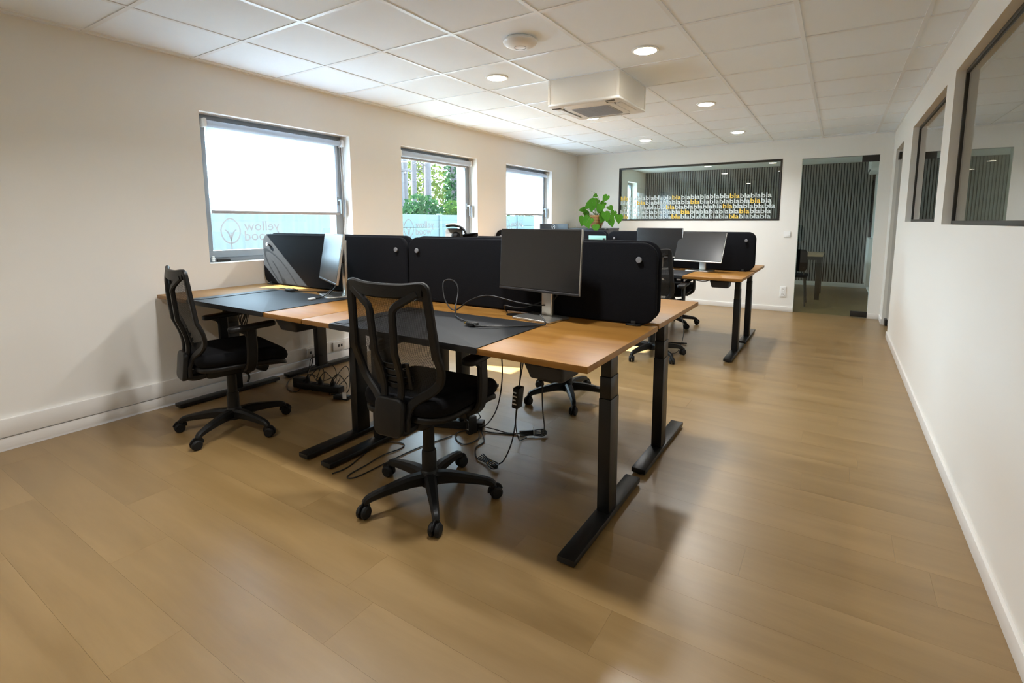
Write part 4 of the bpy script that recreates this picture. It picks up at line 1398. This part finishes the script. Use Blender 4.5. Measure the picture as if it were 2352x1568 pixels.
b1 = tag(empty('cable_bundle', (2.37, 0.775, 0.0), R(-20)), 'tied bundle of black cable on the floor behind the near chair base', 'cable bundle')
for k in range(5):
    bm = BM()
    r_ = 0.010 + 0.003 * k
    tube(bm, [(-0.10, 0.01 * (k - 2), 0.008 + 0.004 * k), (-0.03, 0.014 * (k - 2) * 0.4, 0.012 + 0.003 * k), (0.04, 0.010 * (k - 2), 0.010 + 0.004 * k), (0.065, 0.0, 0.016 + 0.003 * k), (0.03, -0.01 * (k - 2), 0.020)], 0.0034, 8)
    obj('strand', bm, 'cable_black', b1)
bm = BM()
sweep(bm, [(0.0, 0.020 * math.cos(2 * PI * k / 14), 0.016 + 0.013 * math.sin(2 * PI * k / 14)) for k in range(14)], chamf(0.004, 0.002, 0.0005), ref=(1, 0, 0), loop=True)
obj('tie', bm, 'gold_plug', b1)
b2 = tag(empty('cable_bundle', (2.375, 1.225, 0.0), R(35)), 'coiled black cable bundle on the floor under the middle desks', 'cable bundle')
for k in range(5):
    bm = BM()
    tube(bm, [(-0.09, 0.012 * (k - 2), 0.008 + 0.003 * k), (-0.02, 0.006 * (k - 2), 0.010 + 0.004 * k), (0.05, 0.014 * (k - 2), 0.010 + 0.004 * k), (0.075, 0.0, 0.020), (0.04, -0.012 * (k - 2), 0.022)], 0.0034, 8)
    obj('strand', bm, 'cable_black', b2)
obj('tie', B(-0.006, -0.002, -0.018, 0.018, 0.004, 0.060, 0.001), 'white_plug', b2)
cable([(2.06, 1.08, 0.02), (2.12, 1.00, 0.006), (2.10, 0.90, 0.005), (2.02, 0.92, 0.005), (1.96, 1.00, 0.006), (2.02, 1.08, 0.006), (2.15, 1.12, 0.005), (2.28, 1.17, 0.006)], 'black cable looping on the floor in front of the strip under the nearest desk', 0.0034)
cable([(2.10, 1.06, 0.02), (2.17, 0.99, 0.005), (2.18, 0.90, 0.005), (2.24, 0.82, 0.005), (2.28, 0.79, 0.008)], 'black cable from the strip under the nearest desk to the tied bundle', 0.0034)
cable([(2.05, 1.11, 0.03), (2.14, 1.15, 0.012), (2.22, 1.16, 0.006), (2.33, 1.20, 0.010)], 'black cable linking the strip under the nearest desk with the coiled bundle', 0.0034)
cable([(2.35, 3.80, 0.75), (2.56, 3.72, 0.45), (2.62, 3.70, 0.20), (2.60, 3.62, 0.03), (2.55, 3.55, 0.006), (2.50, 3.50, 0.006)], 'thin cable hanging from the far desk beside its chair', 0.003)
cable([(2.30, 3.95, 0.004), (2.44, 4.00, 0.004), (2.53, 4.02, 0.008), (2.58, 4.01, 0.012)], 'thick black cable end lying on the floor near the far chairs', 0.007)
cable([(2.40, 4.00, 0.90), (2.36, 3.98, 0.80), (2.30, 3.97, 0.786), (2.25, 4.03, 0.786), (2.33, 4.06, 0.786), (2.42, 4.02, 0.786)], 'coiled grey cable on the far desk left of the tilted monitor', 0.004, 'cable_grey')
cable([(2.72, 3.60, 0.748), (2.76, 3.58, 0.735), (2.83, 3.58, 0.733), (2.88, 3.60, 0.748)], 'short cable loop under the front of the far desk', 0.004)

# ================================================================== MEETING ROOM THINGS
def meeting_table():
    t = tag(empty('meeting_table', (2.45, 8.70, 0)), 'wooden meeting table with dark legs behind the glass door', 'table')
    obj('tabletop', B(-1.22, 1.22, -0.50, 0.50, 0.715, 0.745, 0.003), 'table_oak', t)
    for sx_ in (-1, 1):
        for sy_ in (-1, 1):
            obj('leg', B(sx_ * 1.17 - 0.035, sx_ * 1.17 + 0.035, sy_ * 0.44 - 0.035, sy_ * 0.44 + 0.035, 0, 0.715, 0.002), 'dark_frame', t)
    for sy_ in (-1, 1):
        obj('apron', B(-1.14, 1.14, sy_ * 0.44 - 0.012, sy_ * 0.44 + 0.012, 0.655, 0.715, 0.002), 'dark_frame', t)
meeting_table()
def side_chair(x, y, rz, label):
    t = tag(empty('side_chair', (x, y, 0), R(rz)), label, 'chair', 'dark chairs around the meeting table')
    bm = BM()
    slab(bm, 0.44, 0.43, 0.04, 0.06, 0.012, Matrix.Translation((0, 0, 0.455)))
    obj('seat', bm, 'black_cloth', t)
    bm = BM()
    slab(bm, 0.42, 0.34, 0.028, 0.06, 0.010, Matrix.Translation((0, -0.235, 0.70)) @ Matrix.Rotation(R(97), 4, 'X'))
    obj('backrest', bm, 'black_cloth', t)
    for sx_ in (-1, 1):
        for y0_, y1_ in ((0.17, 0.22), (-0.17, -0.23)):
            bm = BM()
            cyl(bm, 0.011, 0.009, (sx_ * 0.18, y0_, 0.44), (sx_ * 0.21, y1_, 0.0), 10)
            obj('leg', bm, 'dark_frame', t)
        bm = BM()
        cyl(bm, 0.010, 0.010, (sx_ * 0.17, -0.18, 0.44), (sx_ * 0.17, -0.23, 0.60), 10)
        obj('back_post', bm, 'dark_frame', t)
side_chair(3.28, 7.62, 0, 'dark chair with thin legs just behind the glass door')
side_chair(2.45, 7.70, 4, 'dark chair behind the lettered window, right of its middle')
side_chair(1.75, 7.72, -5, 'dark chair behind the lettered window, left of its middle')
side_chair(2.7, 9.55, 180, 'dark chair on the far side of the meeting table')
t = tag(empty('wall_air_conditioner', (XR, 8.0, 2.15)), 'white wall-mounted air conditioner seen through the top of the glass door', 'air conditioner')
bm = BM()
slab(bm, 0.80, 0.27, 0.20, 0.05, 0.03, Matrix.Translation((-0.102, 0, 0)) @ Matrix.Rotation(PI / 2, 4, 'Z') @ Matrix.Rotation(PI / 2, 4, 'X'))
obj('casing', bm, 'white_plastic', t)
obj('louvre', B(-0.205, -0.14, -0.33, 0.33, -0.125, -0.105, 0.004), 'socket_dark', t)
t = tag(empty('white_wall_panels', (XR, 9.5, 0.0)), 'row of white upright panels low on the wall inside the meeting room', 'radiator')  # white upright panels on a rail against the wall
for k in range(8):
    obj('upright_panel', B(-0.085, -0.02, -0.42 + k * 0.105, -0.42 + k * 0.105 + 0.09, 0.17, 1.0, 0.008), 'white_plastic', t)
obj('panel_rail', B(-0.06, -0.0, -0.40, 0.40, 0.25, 0.30), 'white_plastic', t)

# ================================================================== OUTSIDE
struct(obj('ground_outside', B(-40, XO, -25, 45, -0.35, -0.25), 'gravel', smooth=0))
bm = BM()
random.seed(3)
pile = tag(empty('rubble_heap', (-4.3, 3.3, -0.25)), 'pale rubble heap outside in front of the corrugated fence', 'rubble')
for k in range(70):
    x, y = random.gauss(0, 0.25), random.uniform(-1.5, 1.6)
    r = random.uniform(0.05, 0.14)
    z = max(0.0, 0.75 * math.exp(-(x / 0.35) ** 2) * random.uniform(0.4, 1.0))
    bm = BM()
    bmesh.ops.create_icosphere(bm, subdivisions=1, radius=r)
    for v in bm.verts:
        v.co *= random.uniform(0.75, 1.25)
    xform(bm, Matrix.Translation((x, y, z)) @ Matrix.Diagonal((1, 1.3, 0.7, 1)))
    obj('stone', bm, 'gravel', pile, smooth=0)
fence = tag(empty('corrugated_fence', (-5.6, 4.6, -0.25)), 'pale blue corrugated sheet fence outside the nearest window', 'fence')
for q in range(5):
    bm = BM()
    pr_ = []
    for k in range(33):
        yy = -2.75 + q * 1.1 + 1.1 * k / 32
        pr_.append((0.022 * math.sin(k * PI / 4), yy))
    for (xa, ya), (xb, yb) in zip(pr_[:-1], pr_[1:]):
        vs = [bm.verts.new(p) for p in ((xa, ya, 0), (xb, yb, 0), (xb, yb, 1.95), (xa, ya, 1.95))]
        bm.faces.new(vs)
    bmesh.ops.remove_doubles(bm, verts=bm.verts, dist=1e-4)
    ret = bmesh.ops.solidify(bm, geom=list(bm.faces), thickness=0.01)
    obj('sheet', bm, 'sheet_metal', fence)
    obj('post', B(-0.10, -0.04, -2.75 + q * 1.1 - 0.03, -2.75 + q * 1.1 + 0.03, 0, 1.95), 'sheet_metal', fence, smooth=0)
gw = tag(empty('garden_wall', (-5.6, 13.0, -0.25)), 'pale concrete panel fence outside the middle window', 'fence')
for q in range(5):
    for c in range(6):
        obj('panel', B(-0.03, 0.03, -5.6 + c * 2.0 + 0.05, -5.6 + (c + 1) * 2.0 - 0.05, q * 0.345, q * 0.345 + 0.338, 0.006), 'concrete', gw)
for c in range(7):
    obj('post', B(-0.06, 0.06, -5.6 + c * 2.0 - 0.055, -5.6 + c * 2.0 + 0.055, 0, 1.75, 0.006), 'concrete', gw)

def leaf_cloud(bm, n, cx, cy, cz, rx, ry, rz, size, rng):
    for _ in range(n):
        while True:
            p = Vector((rng.uniform(-1, 1), rng.uniform(-1, 1), rng.uniform(-1, 1)))
            if 0.25 < p.length < 1:
                break
        p = Vector((cx + p.x * rx, cy + p.y * ry, cz + p.z * rz))
        a = Vector((rng.gauss(0, 1), rng.gauss(0, 1), rng.gauss(0, 1))).normalized()
        b = a.orthogonal().normalized()
        s = size * rng.uniform(0.6, 1.3)
        vs = [bm.verts.new(p + a * s), bm.verts.new(p + b * s * 0.5), bm.verts.new(p - a * s), bm.verts.new(p - b * s * 0.5)]
        bm.faces.new(vs)

def tree(x, y, h, r, label, crowns, seed, m='leaf_tree', lean=0.0):
    rng = random.Random(seed)
    t = tag(empty('tree', (x, y, -0.25)), label, 'tree', 'trees beyond the fence')
    bm = BM()
    pts = [(0, 0, 0), (lean * 0.3, rng.uniform(-.05, .05), h * 0.33), (lean * 0.6, rng.uniform(-.08, .08), h * 0.66), (lean, 0, h)]
    pp = spline(pts, 6)
    prof = [(r * math.cos(2 * PI * k / 12), r * math.sin(2 * PI * k / 12)) for k in range(12)]
    sweep(bm, pp, prof, ref=(0, 1, 0.01), scales=[1.0 - 0.45 * i / len(pp) for i in range(len(pp))])
    obj('trunk', bm, 'bark', t)
    for k in range(7):
        z = h * rng.uniform(0.25, 0.85)
        a = rng.uniform(0, 2 * PI)
        L_ = rng.uniform(0.4, 0.85)
        bm = BM()
        tube(bm, [(lean * z / h, 0, z), (lean * z / h + L_ * 0.5 * math.cos(a), L_ * 0.5 * math.sin(a), z + 0.15), (lean * z / h + L_ * math.cos(a), L_ * math.sin(a), z + 0.1)], r * 0.14, 6, 5)
        obj('branch', bm, 'bark', t)
    if crowns:
        bm = BM()
        for (dx, dy, dz, rx, ry, rz, n) in crowns:
            leaf_cloud(bm, n, dx, dy, dz, rx, ry, rz, 0.10 if m != 'leaf_far' else 0.15, rng)
        f = obj('foliage', bm, m, t, smooth=0)
        f['kind'] = 'stuff'
    return t
# seen through the middle window: x = -9 .. -14
tree(-9.0, 11.10, 9, 0.30, 'thick pale trunk at the left of the middle window', [], 11)
tree(-9.6, 12.05, 9, 0.16, 'dark trunk directly right of the thick pale trunk', [], 12)
tree(-11.0, 14.0, 9, 0.14, 'slim trunk in the middle of the middle window', [], 13)
tree(-10.0, 13.75, 9, 0.17, 'straight pinkish trunk in the centre of the middle window', [], 14)
tree(-10.5, 15.9, 8, 0.20, 'ivy-covered trunk right of the pinkish trunk', [(0, 0, 2.6, 0.45, 0.45, 2.6, 1100)], 15, 'leaf_dark')
tree(-11.0, 18.1, 6, 0.16, 'leafy green tree at the right of the middle window', [(0, 0, 2.9, 1.25, 1.2, 2.0, 2600)], 16)
tree(-12.5, 20.5, 6, 0.16, 'bushy green tree visible through the farthest window', [(0, 0, 2.6, 1.6, 1.6, 2.2, 2400)], 17)
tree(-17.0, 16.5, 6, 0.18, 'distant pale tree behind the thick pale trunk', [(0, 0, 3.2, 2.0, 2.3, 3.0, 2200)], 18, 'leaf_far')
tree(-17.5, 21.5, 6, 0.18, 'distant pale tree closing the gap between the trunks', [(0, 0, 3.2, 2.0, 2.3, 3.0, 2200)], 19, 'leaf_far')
def bush(x, y, rx, ry, rz, n, label, seed, m='leaf_tree'):
    rng = random.Random(seed)
    t = tag(empty('bush', (x, y, -0.25)), label, 'bush', 'bushes along the fence')
    bm = BM()
    leaf_cloud(bm, n, 0, 0, rz * 0.9, rx, ry, rz, 0.085, rng)
    f = obj('foliage', bm, m, t, smooth=0)
    f['kind'] = 'stuff'
    for k in range(4):
        bm = BM()
        tube(bm, [(0, 0, 0), (rng.uniform(-.2, .2), rng.uniform(-.2, .2), rz * 0.6), (rng.uniform(-.5, .5) * rx, rng.uniform(-.5, .5) * ry, rz * 1.3)], 0.02, 6, 4)
        obj('stem', bm, 'bark', t)
bush(-7.2, 10.4, 0.8, 0.94, 1.25, 1900, 'dark bush over the fence below the thick pale trunk', 21, 'leaf_dark')
bush(-7.4, 12.3, 0.8, 0.94, 1.20, 1900, 'bush over the fence in the middle of the middle window', 22)
bush(-7.2, 14.2, 0.8, 0.94, 1.25, 1900, 'bright bush over the fence at the right of the middle window', 23)
bush(-6.6, 16.25, 0.9, 1.05, 1.2, 1900, 'bush outside at the left of the farthest window', 24, 'leaf_dark')
bush(-6.8, 18.5, 0.9, 1.1, 1.1, 1700, 'bush outside at the right of the farthest window', 25)

# daylight sampling portals in the window openings (they emit nothing themselves)
for a, b, za, zb in ((0.63, 1.935, WZ0, 1.36), (2.585, 3.89, WZ0, WZ1), (4.55, 5.85, WZ0, 1.40), (7.10, 8.40, 0.95, 2.15)):
    ld = bpy.data.lights.new('window_portal', 'AREA')
    ld.shape = 'RECTANGLE'
    ld.size = b - a
    ld.size_y = zb - za
    ld.cycles.is_portal = True
    lo = link('window_portal', ld)
    lo.matrix_world = Matrix.Translation((XO - 0.01, (a + b) / 2, (za + zb) / 2)) @ Vector((1, 0, 0)).to_track_quat('-Z', 'Y').to_matrix().to_4x4()
